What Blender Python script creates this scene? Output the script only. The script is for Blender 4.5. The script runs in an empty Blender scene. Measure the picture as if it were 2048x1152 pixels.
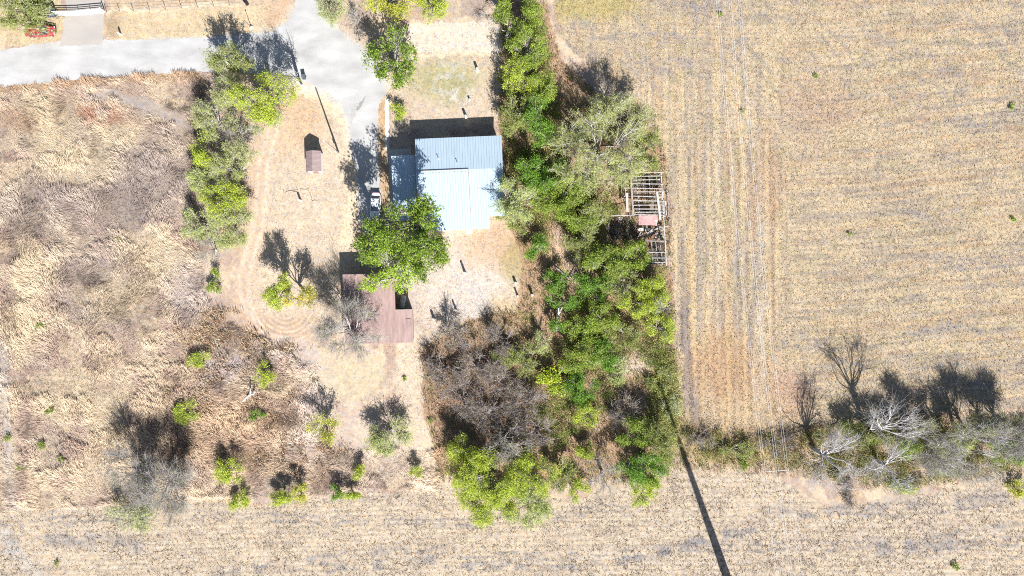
import bpy, bmesh, math, random
import numpy as np
from mathutils import Vector, Matrix

sc = bpy.context.scene
col = sc.collection
# ------------------------------------------------------------------ camera, world, sun, exposure
HC = 121.0                       # flying height, metres
WG = HC * 36.0 / 24.0            # width of ground seen
S = 2048.0 / WG                  # photograph pixels per metre on the ground
cam = bpy.data.cameras.new('camera'); cam.lens = 24.0; cam.sensor_width = 36.0
cam.clip_start = 1.0; cam.clip_end = 3000.0
camo = bpy.data.objects.new('camera', cam); col.objects.link(camo)
camo.location = (0, 0, HC); sc.camera = camo

EL = math.radians(38.0)
SX, SY = 0.333, -0.943           # horizontal direction towards the sun
world = bpy.data.worlds.new('World'); sc.world = world; world.use_nodes = True
wn = world.node_tree; wn.nodes.clear()
sky = wn.nodes.new('ShaderNodeTexSky'); sky.sky_type = 'NISHITA'; sky.sun_disc = False
sky.sun_elevation = EL; sky.sun_rotation = math.atan2(SX, SY)
bg = wn.nodes.new('ShaderNodeBackground'); bg.inputs['Strength'].default_value = 0.05
wo = wn.nodes.new('ShaderNodeOutputWorld')
wn.links.new(sky.outputs[0], bg.inputs[0]); wn.links.new(bg.outputs[0], wo.inputs[0])
sun = bpy.data.lights.new('sun', 'SUN'); sun.energy = 5.0; sun.angle = math.radians(0.53)
sun.color = (1.0, 0.955, 0.89)
suno = bpy.data.objects.new('sun', sun); col.objects.link(suno)
sd = Vector((SX * math.cos(EL), SY * math.cos(EL), math.sin(EL)))
suno.rotation_euler = sd.to_track_quat('Z', 'Y').to_euler()
suno.location = sd * 150
sc.view_settings.view_transform = 'Standard'; sc.view_settings.look = 'None'
sc.view_settings.exposure = 1.28; sc.view_settings.gamma = 1.0
sc.cycles.use_denoising = False; sc.cycles.filter_width = 1.05
sc.cycles.max_bounces = 6

# ------------------------------------------------------------------ helpers
rng = np.random.default_rng(7)
random.seed(7)

def G(px, py, h=0.0):
    """world point at height h seen at photograph pixel px, py"""
    f = (HC - h) / HC
    return Vector(((px - 1024) / S * f, (576 - py) / S * f, h))

K = 1.95
def lin(c):
    c = c / 255.0
    return c / 12.92 if c <= 0.04045 else ((c + 0.055) / 1.055) ** 2.4
def alb(r, g, b, k=K):
    return np.array([lin(r), lin(g) / 0.955, lin(b) / 0.87]) / k

TAB = np.random.default_rng(3).random((256, 256))
def vnoise(x, y):
    xi = np.floor(x).astype(np.int64); yi = np.floor(y).astype(np.int64)
    fx = x - xi; fy = y - yi
    fx = fx * fx * (3 - 2 * fx); fy = fy * fy * (3 - 2 * fy)
    a = TAB[xi & 255, yi & 255]; b = TAB[(xi + 1) & 255, yi & 255]
    c = TAB[xi & 255, (yi + 1) & 255]; d = TAB[(xi + 1) & 255, (yi + 1) & 255]
    return a * (1 - fx) * (1 - fy) + b * fx * (1 - fy) + c * (1 - fx) * fy + d * fx * fy
def fbm(x, y, o=4):
    s = 0; a = 0.5; t = 0
    for i in range(o):
        s = s + a * vnoise(x + 17.3 * i, y - 9.1 * i); t += a; a *= 0.5; x = x * 2.03; y = y * 2.03
    return s / t
def smooth(a, b, x):
    t = np.clip((x - a) / (b - a), 0, 1); return t * t * (3 - 2 * t)

def tag(o, label=None, cat=None, group=None, kind=None):
    if label: o['label'] = label
    if cat: o['category'] = cat
    if group: o['group'] = group
    if kind: o['kind'] = kind
    return o

def empty(name, loc, rz=0.0):
    o = bpy.data.objects.new(name, None); o.empty_display_size = 0.3
    o.location = loc; o.rotation_euler = (0, 0, rz); col.objects.link(o); return o

def npmesh(name, V, F, mats, parent=None, colv=None, smoothf=False, loc=None):
    """V (n,3), F (m,k) uniform faces"""
    me = bpy.data.meshes.new(name)
    V = np.asarray(V, np.float32); F = np.asarray(F, np.int32)
    m, k = F.shape
    me.vertices.add(len(V)); me.vertices.foreach_set('co', V.ravel())
    me.loops.add(m * k); me.loops.foreach_set('vertex_index', F.ravel())
    me.polygons.add(m)
    me.polygons.foreach_set('loop_start', np.arange(0, m * k, k, dtype=np.int32))
    me.polygons.foreach_set('loop_total', np.full(m, k, np.int32))
    if smoothf: me.polygons.foreach_set('use_smooth', np.ones(m, bool))
    if colv is not None:
        at = me.color_attributes.new('tint', 'FLOAT_COLOR', 'POINT')
        c = np.ones((len(V), 4), np.float32); c[:, :colv.shape[1]] = colv
        at.data.foreach_set('color', c.ravel())
    me.materials.append(mats)
    me.update(calc_edges=True)
    o = bpy.data.objects.new(name, me); col.objects.link(o)
    if parent: o.parent = parent
    if loc is not None: o.location = loc
    return o

class MB:
    """collects shapes, builds ONE mesh object"""
    def __init__(s): s.v = []; s.f = []
    def add(s, vs, fs):
        n = len(s.v); s.v += [tuple(p) for p in vs]; s.f += [tuple(i + n for i in f) for f in fs]; return s
    def box(s, x0, x1, y0, y1, z0, z1):
        return s.add([(x0,y0,z0),(x1,y0,z0),(x1,y1,z0),(x0,y1,z0),(x0,y0,z1),(x1,y0,z1),(x1,y1,z1),(x0,y1,z1)],
                     [(0,3,2,1),(4,5,6,7),(0,1,5,4),(1,2,6,5),(2,3,7,6),(3,0,4,7)])
    def slab(s, q, t):
        """quad of four points, thickened downwards by t"""
        q = [Vector(p) for p in q]; lo = [p - Vector((0, 0, t)) for p in q]
        return s.add(q + lo, [(0,1,2,3),(7,6,5,4),(0,4,5,1),(1,5,6,2),(2,6,7,3),(3,7,4,0)])
    def beam(s, a, b, w, h=None):
        a = Vector(a); b = Vector(b); h = h or w; d = (b - a).normalized()
        u = d.cross(Vector((0, 0, 1)))
        if u.length < 0.05: u = Vector((1, 0, 0))
        u.normalize(); v = u.cross(d).normalized()
        vs = []
        for p in (a, b):
            for su, sv in ((-1,-1),(1,-1),(1,1),(-1,1)): vs.append(p + u * su * w / 2 + v * sv * h / 2)
        return s.add(vs, [(0,3,2,1),(4,5,6,7),(0,1,5,4),(1,2,6,5),(2,3,7,6),(3,0,4,7)])
    def tube(s, pts, rad, n=8, cap=True):
        pts = [Vector(p) for p in pts]; m = len(pts)
        rad = rad if hasattr(rad, '__len__') else [rad] * m
        vs = []; fs = []
        for i, p in enumerate(pts):
            d = (pts[min(i+1, m-1)] - pts[max(i-1, 0)]).normalized()
            u = d.cross(Vector((0, 0, 1)))
            if u.length < 0.2: u = d.cross(Vector((0, 1, 0)))
            u.normalize(); v = d.cross(u).normalized()
            for k in range(n):
                a = 2 * math.pi * k / n; vs.append(p + (u * math.cos(a) + v * math.sin(a)) * rad[i])
        for i in range(m - 1):
            for k in range(n):
                fs.append((i*n+k, i*n+(k+1)%n, (i+1)*n+(k+1)%n, (i+1)*n+k))
        if cap: fs.append(tuple(range(n-1, -1, -1))); fs.append(tuple((m-1)*n+k for k in range(n)))
        return s.add(vs, fs)
    def lathe(s, c, prof, n=16):
        c = Vector(c); vs = []; fs = []; m = len(prof)
        for r, z in prof:
            for k in range(n):
                a = 2 * math.pi * k / n; vs.append(c + Vector((r*math.cos(a), r*math.sin(a), z)))
        for i in range(m - 1):
            for k in range(n): fs.append((i*n+k, i*n+(k+1)%n, (i+1)*n+(k+1)%n, (i+1)*n+k))
        fs.append(tuple(range(n-1,-1,-1))); fs.append(tuple((m-1)*n+k for k in range(n)))
        return s.add(vs, fs)
    def prism(s, outline, axis, a, b):
        """outline of 2-D points extruded along axis from a to b"""
        n = len(outline); vs = []
        for t in (a, b):
            for (p, q) in outline:
                vs.append({'x': (t, p, q), 'y': (p, t, q), 'z': (p, q, t)}[axis])
        fs = [tuple(range(n)), tuple(range(2*n-1, n-1, -1))] + [(i, i+n, (i+1)%n+n, (i+1)%n) for i in range(n)]
        return s.add(vs, fs)
    def build(s, name, mat, parent=None, bevel=0.0, smoothf=False, colv=None):
        me = bpy.data.meshes.new(name); me.from_pydata(s.v, [], s.f); me.materials.append(mat)
        bm = bmesh.new(); bm.from_mesh(me); bmesh.ops.recalc_face_normals(bm, faces=bm.faces)
        if bevel > 0:
            bmesh.ops.bevel(bm, geom=[e for e in bm.edges if e.calc_face_angle(0) > 0.5], offset=bevel, segments=2, affect='EDGES', clamp_overlap=True)
        bm.to_mesh(me); bm.free()
        if smoothf:
            for p in me.polygons: p.use_smooth = True
        o = bpy.data.objects.new(name, me); col.objects.link(o)
        if parent: o.parent = parent
        return o

# ------------------------------------------------------------------ materials
def newmat(name):
    m = bpy.data.materials.new(name); m.use_nodes = True; nt = m.node_tree; nt.nodes.clear()
    out = nt.nodes.new('ShaderNodeOutputMaterial'); return m, nt, out
def N(nt, t, **kw):
    n = nt.nodes.new(t)
    for k, v in kw.items(): setattr(n, k, v)
    return n
def basic(name, c, rough=0.7, metal=0.0, var=0.15, scale=3.0, spec=0.3, streak=None, bump=0.0):
    """base colour with dirt / wear mottling in object space"""
    m, nt, out = newmat(name); L = nt.links.new
    p = N(nt, 'ShaderNodeBsdfPrincipled'); tc = N(nt, 'ShaderNodeTexCoord')
    mp = N(nt, 'ShaderNodeMapping')
    if streak: mp.inputs['Scale'].default_value = streak
    L(tc.outputs['Object'], mp.inputs[0])
    no = N(nt, 'ShaderNodeTexNoise'); no.inputs['Scale'].default_value = scale; no.inputs['Detail'].default_value = 6
    L(mp.outputs[0], no.inputs['Vector'])
    mr = N(nt, 'ShaderNodeMapRange'); mr.inputs['From Min'].default_value = 0.3; mr.inputs['From Max'].default_value = 0.7
    mr.inputs['To Min'].default_value = 1 - var; mr.inputs['To Max'].default_value = 1 + var
    L(no.outputs[0], mr.inputs[0])
    vm = N(nt, 'ShaderNodeVectorMath', operation='SCALE'); vm.inputs[0].default_value = tuple(c)
    L(mr.outputs[0], vm.inputs['Scale']); L(vm.outputs[0], p.inputs['Base Color'])
    p.inputs['Roughness'].default_value = rough; p.inputs['Metallic'].default_value = metal
    p.inputs['Specular IOR Level'].default_value = spec
    if bump:
        b = N(nt, 'ShaderNodeBump'); b.inputs['Strength'].default_value = bump; b.inputs['Distance'].default_value = 0.05
        L(no.outputs[0], b.inputs['Height']); L(b.outputs[0], p.inputs['Normal'])
    L(p.outputs[0], out.inputs[0]); return m

def tintmat(name, trans=0.0, rough=0.8, spec=0.1):
    """albedo from the leaf / blade colour attribute"""
    m, nt, out = newmat(name); L = nt.links.new
    a = N(nt, 'ShaderNodeAttribute', attribute_name='tint')
    p = N(nt, 'ShaderNodeBsdfPrincipled'); p.inputs['Roughness'].default_value = rough
    p.inputs['Specular IOR Level'].default_value = spec
    L(a.outputs['Color'], p.inputs['Base Color'])
    if trans:
        t = N(nt, 'ShaderNodeBsdfTranslucent'); mx = N(nt, 'ShaderNodeMixShader'); mx.inputs[0].default_value = trans
        L(a.outputs['Color'], t.inputs[0]); L(p.outputs[0], mx.inputs[1]); L(t.outputs[0], mx.inputs[2]); L(mx.outputs[0], out.inputs[0])
    else: L(p.outputs[0], out.inputs[0])
    return m
M_leaf = tintmat('leaf', 0.40, 0.55, 0.3)
M_grass = tintmat('dry_blades', 0.15, 0.85, 0.05)
M_bark = {
    'brush': basic('bark_brush', (0.27, 0.24, 0.24), 0.9, var=0.5, scale=1.2),
    'brown': basic('bark_brown', (0.16, 0.13, 0.10), 0.9, var=0.4, scale=6),
    'grey': basic('bark_grey', (0.30, 0.28, 0.25), 0.9, var=0.35, scale=6),
    'pale': basic('bark_pale', (0.37, 0.35, 0.34), 0.85, var=0.3, scale=5),
    'white': basic('bark_bleached', (0.47, 0.46, 0.475), 0.8, var=0.25, scale=5),
    'olive': basic('bark_olive', (0.34, 0.34, 0.24), 0.9, var=0.3, scale=6),
    'dark': basic('bark_dark', (0.12, 0.085, 0.07), 0.9, var=0.4, scale=6),
}

def ground_mat():
    m, nt, out = newmat('dry_ground'); L = nt.links.new
    a = N(nt, 'ShaderNodeAttribute', attribute_name='tint'); tc = N(nt, 'ShaderNodeTexCoord')
    p = N(nt, 'ShaderNodeBsdfPrincipled'); p.inputs['Roughness'].default_value = 0.95; p.inputs['Specular IOR Level'].default_value = 0.05
    n1 = N(nt, 'ShaderNodeTexNoise'); n1.inputs['Scale'].default_value = 4.2; n1.inputs['Detail'].default_value = 9; n1.inputs['Roughness'].default_value = 0.8
    L(tc.outputs['Object'], n1.inputs['Vector'])
    r1 = N(nt, 'ShaderNodeMapRange'); r1.inputs['From Min'].default_value = 0.33; r1.inputs['From Max'].default_value = 0.67
    r1.inputs['To Min'].default_value = 0.8; r1.inputs['To Max'].default_value = 1.18; L(n1.outputs[0], r1.inputs[0])
    # warm / cool speckle: straw lying over grey clay
    n2 = N(nt, 'ShaderNodeTexNoise'); n2.inputs['Scale'].default_value = 1.1; n2.inputs['Detail'].default_value = 7; n2.inputs['Roughness'].default_value = 0.7
    L(tc.outputs['Object'], n2.inputs['Vector'])
    cr = N(nt, 'ShaderNodeValToRGB'); e = cr.color_ramp.elements
    e[0].position = 0.36; e[0].color = (0.86, 0.93, 1.06, 1); e[1].position = 0.62; e[1].color = (1.08, 1.0, 0.88, 1)
    L(n2.outputs[0], cr.inputs[0])
    m1 = N(nt, 'ShaderNodeMix', data_type='RGBA', blend_type='MULTIPLY'); m1.inputs[0].default_value = 1.0
    L(a.outputs['Color'], m1.inputs[6]); L(cr.outputs[0], m1.inputs[7])
    n3 = N(nt, 'ShaderNodeTexNoise'); n3.inputs['Scale'].default_value = 1.7; n3.inputs['Detail'].default_value = 10; n3.inputs['Roughness'].default_value = 0.85; n3.inputs['Distortion'].default_value = 0.8
    L(tc.outputs['Object'], n3.inputs['Vector'])
    r3 = N(nt, 'ShaderNodeMapRange'); r3.inputs['From Min'].default_value = 0.35; r3.inputs['From Max'].default_value = 0.55
    r3.inputs['To Min'].default_value = 0.68; r3.inputs['To Max'].default_value = 1.08; L(n3.outputs[0], r3.inputs[0])
    mu = N(nt, 'ShaderNodeMath', operation='MULTIPLY'); L(r1.outputs[0], mu.inputs[0]); L(r3.outputs[0], mu.inputs[1])
    sc1 = N(nt, 'ShaderNodeVectorMath', operation='SCALE'); L(m1.outputs[2], sc1.inputs[0]); L(mu.outputs[0], sc1.inputs['Scale'])
    # drying cracks in the black clay, where the alpha of the tint says so
    wv = N(nt, 'ShaderNodeTexNoise'); wv.inputs['Scale'].default_value = 1.5; wv.inputs['Detail'].default_value = 3
    L(tc.outputs['Object'], wv.inputs['Vector'])
    mxv = N(nt, 'ShaderNodeMix', data_type='VECTOR'); mxv.inputs[0].default_value = 0.25
    L(tc.outputs['Object'], mxv.inputs[4]); L(wv.outputs['Color'], mxv.inputs[5])
    vo = N(nt, 'ShaderNodeTexVoronoi', feature='DISTANCE_TO_EDGE'); vo.inputs['Scale'].default_value = 1.15
    L(mxv.outputs[1], vo.inputs['Vector'])
    cw = N(nt, 'ShaderNodeMapRange'); cw.inputs['From Min'].default_value = 0.02; cw.inputs['From Max'].default_value = 0.07
    cw.inputs['To Min'].default_value = 1.0; cw.inputs['To Max'].default_value = 0.0; L(vo.outputs[0], cw.inputs[0])
    gate = N(nt, 'ShaderNodeMapRange'); gate.inputs['From Min'].default_value = 0.45; gate.inputs['From Max'].default_value = 0.6
    L(n2.outputs[0], gate.inputs[0])
    q = N(nt, 'ShaderNodeMath', operation='MULTIPLY'); L(cw.outputs[0], q.inputs[0]); L(a.outputs['Alpha'], q.inputs[1])
    q2 = N(nt, 'ShaderNodeMath', operation='MULTIPLY'); L(q.outputs[0], q2.inputs[0]); L(gate.outputs[0], q2.inputs[1])
    mc = N(nt, 'ShaderNodeMix', data_type='RGBA'); L(q2.outputs[0], mc.inputs[0]); L(sc1.outputs[0], mc.inputs[6])
    mc.inputs[7].default_value = (0.035, 0.03, 0.035, 1)
    L(mc.outputs[2], p.inputs['Base Color'])
    b = N(nt, 'ShaderNodeBump'); b.inputs['Strength'].default_value = 0.45; b.inputs['Distance'].default_value = 0.08
    L(n1.outputs[0], b.inputs['Height']); L(b.outputs[0], p.inputs['Normal'])
    L(p.outputs[0], out.inputs[0]); return m
M_ground = ground_mat()

def gravel(name, c, var=0.12, tracks=0.0):
    m, nt, out = newmat(name); L = nt.links.new
    tc = N(nt, 'ShaderNodeTexCoord'); p = N(nt, 'ShaderNodeBsdfPrincipled'); p.inputs['Roughness'].default_value = 0.9; p.inputs['Specular IOR Level'].default_value = 0.1
    n1 = N(nt, 'ShaderNodeTexNoise'); n1.inputs['Scale'].default_value = 6; n1.inputs['Detail'].default_value = 8; n1.inputs['Roughness'].default_value = 0.8
    n2 = N(nt, 'ShaderNodeTexNoise'); n2.inputs['Scale'].default_value = 0.35; n2.inputs['Detail'].default_value = 5
    mp = N(nt, 'ShaderNodeMapping'); mp.inputs['Scale'].default_value = (0.6, 1.2, 1)
    L(tc.outputs['Object'], n1.inputs['Vector']); L(tc.outputs['Object'], mp.inputs[0]); L(mp.outputs[0], n2.inputs['Vector'])
    ad = N(nt, 'ShaderNodeMath', operation='ADD'); L(n1.outputs[0], ad.inputs[0]); L(n2.outputs[0], ad.inputs[1])
    mr = N(nt, 'ShaderNodeMapRange'); mr.inputs['From Min'].default_value = 0.75; mr.inputs['From Max'].default_value = 1.25
    mr.inputs['To Min'].default_value = 1 - var; mr.inputs['To Max'].default_value = 1 + var; L(ad.outputs[0], mr.inputs[0])
    vm = N(nt, 'ShaderNodeVectorMath', operation='SCALE'); vm.inputs[0].default_value = tuple(c); L(mr.outputs[0], vm.inputs['Scale'])
    L(vm.outputs[0], p.inputs['Base Color'])
    b = N(nt, 'ShaderNodeBump'); b.inputs['Strength'].default_value = 0.35; b.inputs['Distance'].default_value = 0.05
    L(n1.outputs[0], b.inputs['Height']); L(b.outputs[0], p.inputs['Normal']); L(p.outputs[0], out.inputs[0]); return m

def metal_sheet(name, c, rough=0.4, var=0.06, pitch=0.42, metal=0.0, spec=0.5, axis='X', rib=0.22, bumps=0.9):
    """ribbed sheet roofing: ribs run down the slope"""
    m, nt, out = newmat(name); L = nt.links.new
    tc = N(nt, 'ShaderNodeTexCoord'); sx = N(nt, 'ShaderNodeSeparateXYZ'); L(tc.outputs['Object'], sx.inputs[0])
    d = N(nt, 'ShaderNodeMath', operation='DIVIDE'); L(sx.outputs[axis], d.inputs[0]); d.inputs[1].default_value = pitch
    fr = N(nt, 'ShaderNodeMath', operation='FRACT'); L(d.outputs[0], fr.inputs[0])
    pp = N(nt, 'ShaderNodeMath', operation='PINGPONG'); L(d.outputs[0], pp.inputs[0]); pp.inputs[1].default_value = 0.5
    rb = N(nt, 'ShaderNodeMapRange'); rb.inputs['From Min'].default_value = 0.0; rb.inputs['From Max'].default_value = 0.1
    rb.inputs['To Min'].default_value = 1; rb.inputs['To Max'].default_value = 0; L(pp.outputs[0], rb.inputs[0])
    no = N(nt, 'ShaderNodeTexNoise'); no.inputs['Scale'].default_value = 0.9; no.inputs['Detail'].default_value = 7
    mp = N(nt, 'ShaderNodeMapping'); mp.inputs['Scale'].default_value = (2.5, 0.5, 1) if axis == 'X' else (0.5, 2.5, 1)
    L(tc.outputs['Object'], mp.inputs[0]); L(mp.outputs[0], no.inputs['Vector'])
    mr = N(nt, 'ShaderNodeMapRange'); mr.inputs['From Min'].default_value = 0.3; mr.inputs['From Max'].default_value = 0.7
    mr.inputs['To Min'].default_value = 1 - var; mr.inputs['To Max'].default_value = 1 + var; L(no.outputs[0], mr.inputs[0])
    # grime lies along each rib
    gr = N(nt, 'ShaderNodeMath', operation='MULTIPLY_ADD'); L(rb.outputs[0], gr.inputs[0]); gr.inputs[1].default_value = -rib; L(mr.outputs[0], gr.inputs[2])
    vm = N(nt, 'ShaderNodeVectorMath', operation='SCALE'); vm.inputs[0].default_value = tuple(c); L(gr.outputs[0], vm.inputs['Scale'])
    p = N(nt, 'ShaderNodeBsdfPrincipled'); p.inputs['Roughness'].default_value = rough; p.inputs['Metallic'].default_value = metal
    p.inputs['Specular IOR Level'].default_value = spec
    L(vm.outputs[0], p.inputs['Base Color'])
    b = N(nt, 'ShaderNodeBump'); b.inputs['Strength'].default_value = bumps; b.inputs['Distance'].default_value = 0.03
    L(rb.outputs[0], b.inputs['Height']); L(b.outputs[0], p.inputs['Normal']); L(p.outputs[0], out.inputs[0]); return m

M_roof = metal_sheet('pale_metal_roofing', (0.315, 0.405, 0.485), rough=0.5, pitch=0.46, spec=0.6)
M_brownroof = metal_sheet('brown_metal_roofing', (0.265, 0.185, 0.175), rough=0.7, pitch=0.3, var=0.2, rib=0.04, bumps=0.25)
M_shedroof = metal_sheet('faded_brown_roofing', (0.25, 0.19, 0.19), rough=0.6, pitch=0.22, var=0.15, axis='Y')
M_white = basic('white_paint', (0.62, 0.61, 0.58), 0.6, var=0.08)
M_siding = basic('cream_siding', (0.55, 0.52, 0.45), 0.7, var=0.08, streak=(0.3, 0.3, 9))
M_brownwall = basic('brown_wall', (0.2, 0.13, 0.11), 0.7, var=0.15, streak=(4, 4, 0.4))
M_glass = basic('window_glass', (0.03, 0.05, 0.07), 0.08, var=0.02, spec=0.8)
M_dark = basic('dark_rubber', (0.02, 0.02, 0.022), 0.8)
M_concrete = basic('concrete', (0.42, 0.40, 0.37), 0.9, var=0.2, scale=1.5)
M_oldwood = basic('weathered_timber', (0.33, 0.315, 0.315), 0.9, var=0.35, scale=3, streak=(1, 1, 1))
M_palewood = basic('bleached_timber', (0.40, 0.385, 0.375), 0.85, var=0.25, scale=3)
M_greywood = basic('grey_board', (0.26, 0.22, 0.20), 0.9, var=0.35, scale=4)
M_pole = basic('creosoted_pole', (0.26, 0.22, 0.19), 0.9, var=0.25, scale=5)
M_steel = basic('galvanised_steel', (0.42, 0.43, 0.44), 0.45, metal=0.3, var=0.1)
M_alu = basic('aluminium_conductor', (0.78, 0.78, 0.80), 0.5, metal=0.0, var=0.05)
M_pink = basic('faded_red_sheet', (0.44, 0.27, 0.27), 0.7, var=0.25, scale=2.5)
M_rust = basic('rusty_iron', (0.18, 0.09, 0.06), 0.8, var=0.4, scale=6)
M_blue = basic('blue_paint', (0.03, 0.08, 0.22), 0.5, var=0.25)
M_bin = basic('dark_grey_plastic', (0.07, 0.085, 0.11), 0.55, var=0.1)
M_tank = basic('dull_grey_tank', (0.35, 0.35, 0.35), 0.5, var=0.25)
M_stump = basic('bleached_stump', (0.50, 0.46, 0.40), 0.9, var=0.25, scale=8)
M_carwhite = basic('silver_white_car_paint', (0.72, 0.76, 0.80), 0.3, var=0.03, spec=0.6)
M_carred = basic('sun_faded_red_paint', (0.27, 0.035, 0.045), 0.4, var=0.45, scale=2)
M_light = basic('clear_lens', (0.6, 0.6, 0.6), 0.1, spec=0.8)
M_red = basic('red_lens', (0.3, 0.01, 0.01), 0.2, spec=0.8)

# ------------------------------------------------------------------ ground painting (albedo of soil, straw and litter)
def pnpoly(u, v, poly):
    inside = np.zeros(u.shape, bool); n = len(poly); j = n - 1
    for i in range(n):
        xi, yi = poly[i]; xj, yj = poly[j]
        c = ((yi > v) != (yj > v)) & (u < (xj - xi) * (v - yi) / ((yj - yi) + 1e-9) + xi)
        inside ^= c; j = i
    return inside
def ell(u, v, cx, cy, rx, ry, rot=0, soft=0.5):
    a = math.radians(rot); du = u - cx; dv = v - cy
    x = (du * math.cos(a) + dv * math.sin(a)) / rx; y = (-du * math.sin(a) + dv * math.cos(a)) / ry
    return 1 - smooth(1 - soft, 1 + soft, np.sqrt(x * x + y * y))
def path(u, v, pts, w, soft=0.6):
    d = np.full(u.shape, 1e9)
    for (a, b) in zip(pts[:-1], pts[1:]):
        ax, ay = a; bx, by = b; L2 = (bx-ax)**2 + (by-ay)**2
        t = np.clip(((u-ax)*(bx-ax) + (v-ay)*(by-ay)) / L2, 0, 1)
        d = np.minimum(d, np.hypot(u-ax-t*(bx-ax), v-ay-t*(by-ay)))
    return 1 - smooth(w * (1 - soft), w * (1 + soft), d)

FIELD_EDGE = [(1105,-80),(1110,60),(1150,110),(1230,170),(1300,250),(1335,340),(1342,500),(1352,620),(1360,760),(1372,860),(1420,880),(1530,870),(1700,850),(1850,830),(2200,815),(9000,800),(9000,-8000),(1105,-8000)]
BOTTOM = [(-9000,1030),(0,1020),(200,1015),(420,1000),(560,1008),(700,990),(900,975),(1150,1000),(1350,950),(1500,945),(1560,960),(1640,1015),(1800,1000),(1950,960),(2200,930),(9000,900),(9000,9000),(-9000,9000)]

LFP = [(-60,172),(100,166),(200,158),(380,147),(420,170),(400,260),(390,420),(410,560),(420,620),(540,700),(600,760),(590,980),(440,1000),(0,1025),(-60,1030)]
def vv_(u, v): return v + 0.085 * (u - 1600) * smooth(1500, 1900, u)
def paint(u, v):
    """-> colour (n,3), crack amount, for ground points given in photograph pixels on the ground"""
    wu = u + 26 * (fbm(u / 60, v / 60, 4) - 0.5) + 10 * (fbm(u / 9, v / 9, 2) - 0.5)
    wv = v + 26 * (fbm(u / 60 + 50, v / 60 + 9, 4) - 0.5) + 10 * (fbm(u / 9 + 5, v / 9 + 40, 2) - 0.5)
    straw = alb(238, 214, 180); pale = alb(244, 226, 200); grey = alb(180, 164, 152); pinkg = alb(206, 180, 158)
    orange = alb(226, 186, 142); brown = alb(150, 116, 88); rust = alb(176, 122, 98); green = alb(176, 176, 112)
    dark = alb(96, 80, 72); blue = alb(170, 168, 172)
    C = np.zeros(u.shape + (3,))
    def mix(m, c, k=1.0):
        nonlocal C
        m = np.clip(m * k, 0, 1)[..., None]; C = C * (1 - m) + np.asarray(c) * m
    big = fbm(u / 90, v / 90, 4); mid = fbm(u / 26 + 7, v / 26, 4); fine = fbm(u / 7, v / 7 + 3, 3)
    mix(np.ones(u.shape), pinkg)
    mix(smooth(0.38, 0.56, mid), straw, 0.8)
    mix(smooth(0.5, 0.64, big), grey, 0.4)
    # --- left field
    mix(ell(wu, wv, 250, 370, 150, 90), grey, 0.75); mix(ell(wu, wv, 60, 420, 90, 60), grey, 0.6)
    mix(ell(wu, wv, 180, 560, 120, 90, 20), grey, 0.45)
    mix(ell(wu, wv, 90, 235, 80, 40, 0, .9), alb(228, 208, 166), 0.5)
    for e in [(180,330,60,40),(110,300,50,60),(240,270,50,35),(70,545,42,50),(50,660,50,55),(320,520,60,50),(230,600,70,40),(140,800,60,45),(220,840,40,60)]:
        mix(ell(wu, wv, *e), alb(238, 216, 178), 0.65)
    mix(ell(wu, wv, 195, 228, 60, 18, 8, .9) * smooth(.35,.6,mid), rust, 0.8); mix(ell(wu, wv, 40, 240, 45, 22), rust, 0.35)
    mix(path(wu, wv, [(190,192),(230,190),(290,210),(345,235),(390,260)], 9), alb(205, 190, 175), 0.85)
    mix(path(wu, wv, [(0,178),(120,165),(260,155),(400,152)], 9), alb(196, 158, 116), 0.55)
    mix(ell(wu, wv, 420, 830, 130, 90), rust, 0.12); mix(ell(wu, wv, 470, 870, 120, 70), orange, 0.35)
    mix(ell(wu, wv, 420, 650, 60, 50), brown, 0.35); mix(ell(wu, wv, 520, 700, 50, 30), brown, 0.3)
    mix(ell(wu, wv, 380, 590, 50, 60), alb(214, 196, 184), 0.7)
    mix(ell(wu, wv, 440, 745, 40, 30), alb(206, 190, 186), 0.7)
    mix(path(wu, wv, [(0,690),(12,800),(25,950),(45,1060),(80,1160)], 10, .95), alb(224, 212, 198), 0.5)
    # hedge litter strip
    mix(path(wu, wv, [(395,170),(400,260),(395,380),(400,500)], 22), alb(150, 128, 110), 0.55)
    # --- farm loop track and yard
    yard = [(560,170),(620,165),(700,240),(715,330),(720,430),(700,500),(690,560),(660,620),(640,690),(560,690),(500,640),(490,560),(500,420),(520,300)]
    mix(pnpoly(wu, wv, yard).astype(float), alb(238, 216, 186), 0.7)
    mix(ell(wu, wv, 590, 235, 60, 70), orange, 0.55)
    mix(path(wu, wv, [(600,170),(650,195),(690,240),(710,330),(700,420),(690,480)], 12), alb(250, 230, 190), 0.8)
    mix(path(wu, wv, [(560,250),(520,300),(515,380),(508,460),(490,530),(485,590),(510,640),(560,668),(620,665)], 24, .9), alb(226, 196, 166), 0.8)
    for off in (-9, 9):
        mix(path(u + 0.25 * (wu - u), v + 0.25 * (wv - v), [(545+off,262),(527+off,330),(522+off,420),(502+off,500),(486+off,560),(496+off,620+off*.3),(530,660+off),(590,672+off),(640,655+off)], 4.2, .95) * (.4 + mid), alb(248, 228, 204), 0.55)
    rr = np.hypot(u - 572, (v - 612) * 1.0)
    ring = (0.5 + 0.5 * np.sin(rr / 1.45)) * ell(u, v, 570, 640, 75, 50) * smooth(615, 650, v)
    mix(ring, alb(196, 164, 134), 0.75)
    mix(path(wu, wv, [(530,690),(610,700),(650,760),(600,900)], 22), alb(222, 206, 192), 0.55)
    mix(ell(wu, wv, 700, 760, 70, 45), alb(226, 208, 172), 0.7)
    mix(ell(wu, wv, 690, 880, 120, 70), alb(224, 204, 186), 0.6)
    mix(ell(wu, wv, 650, 930, 90, 40), brown, 0.25)
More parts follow.
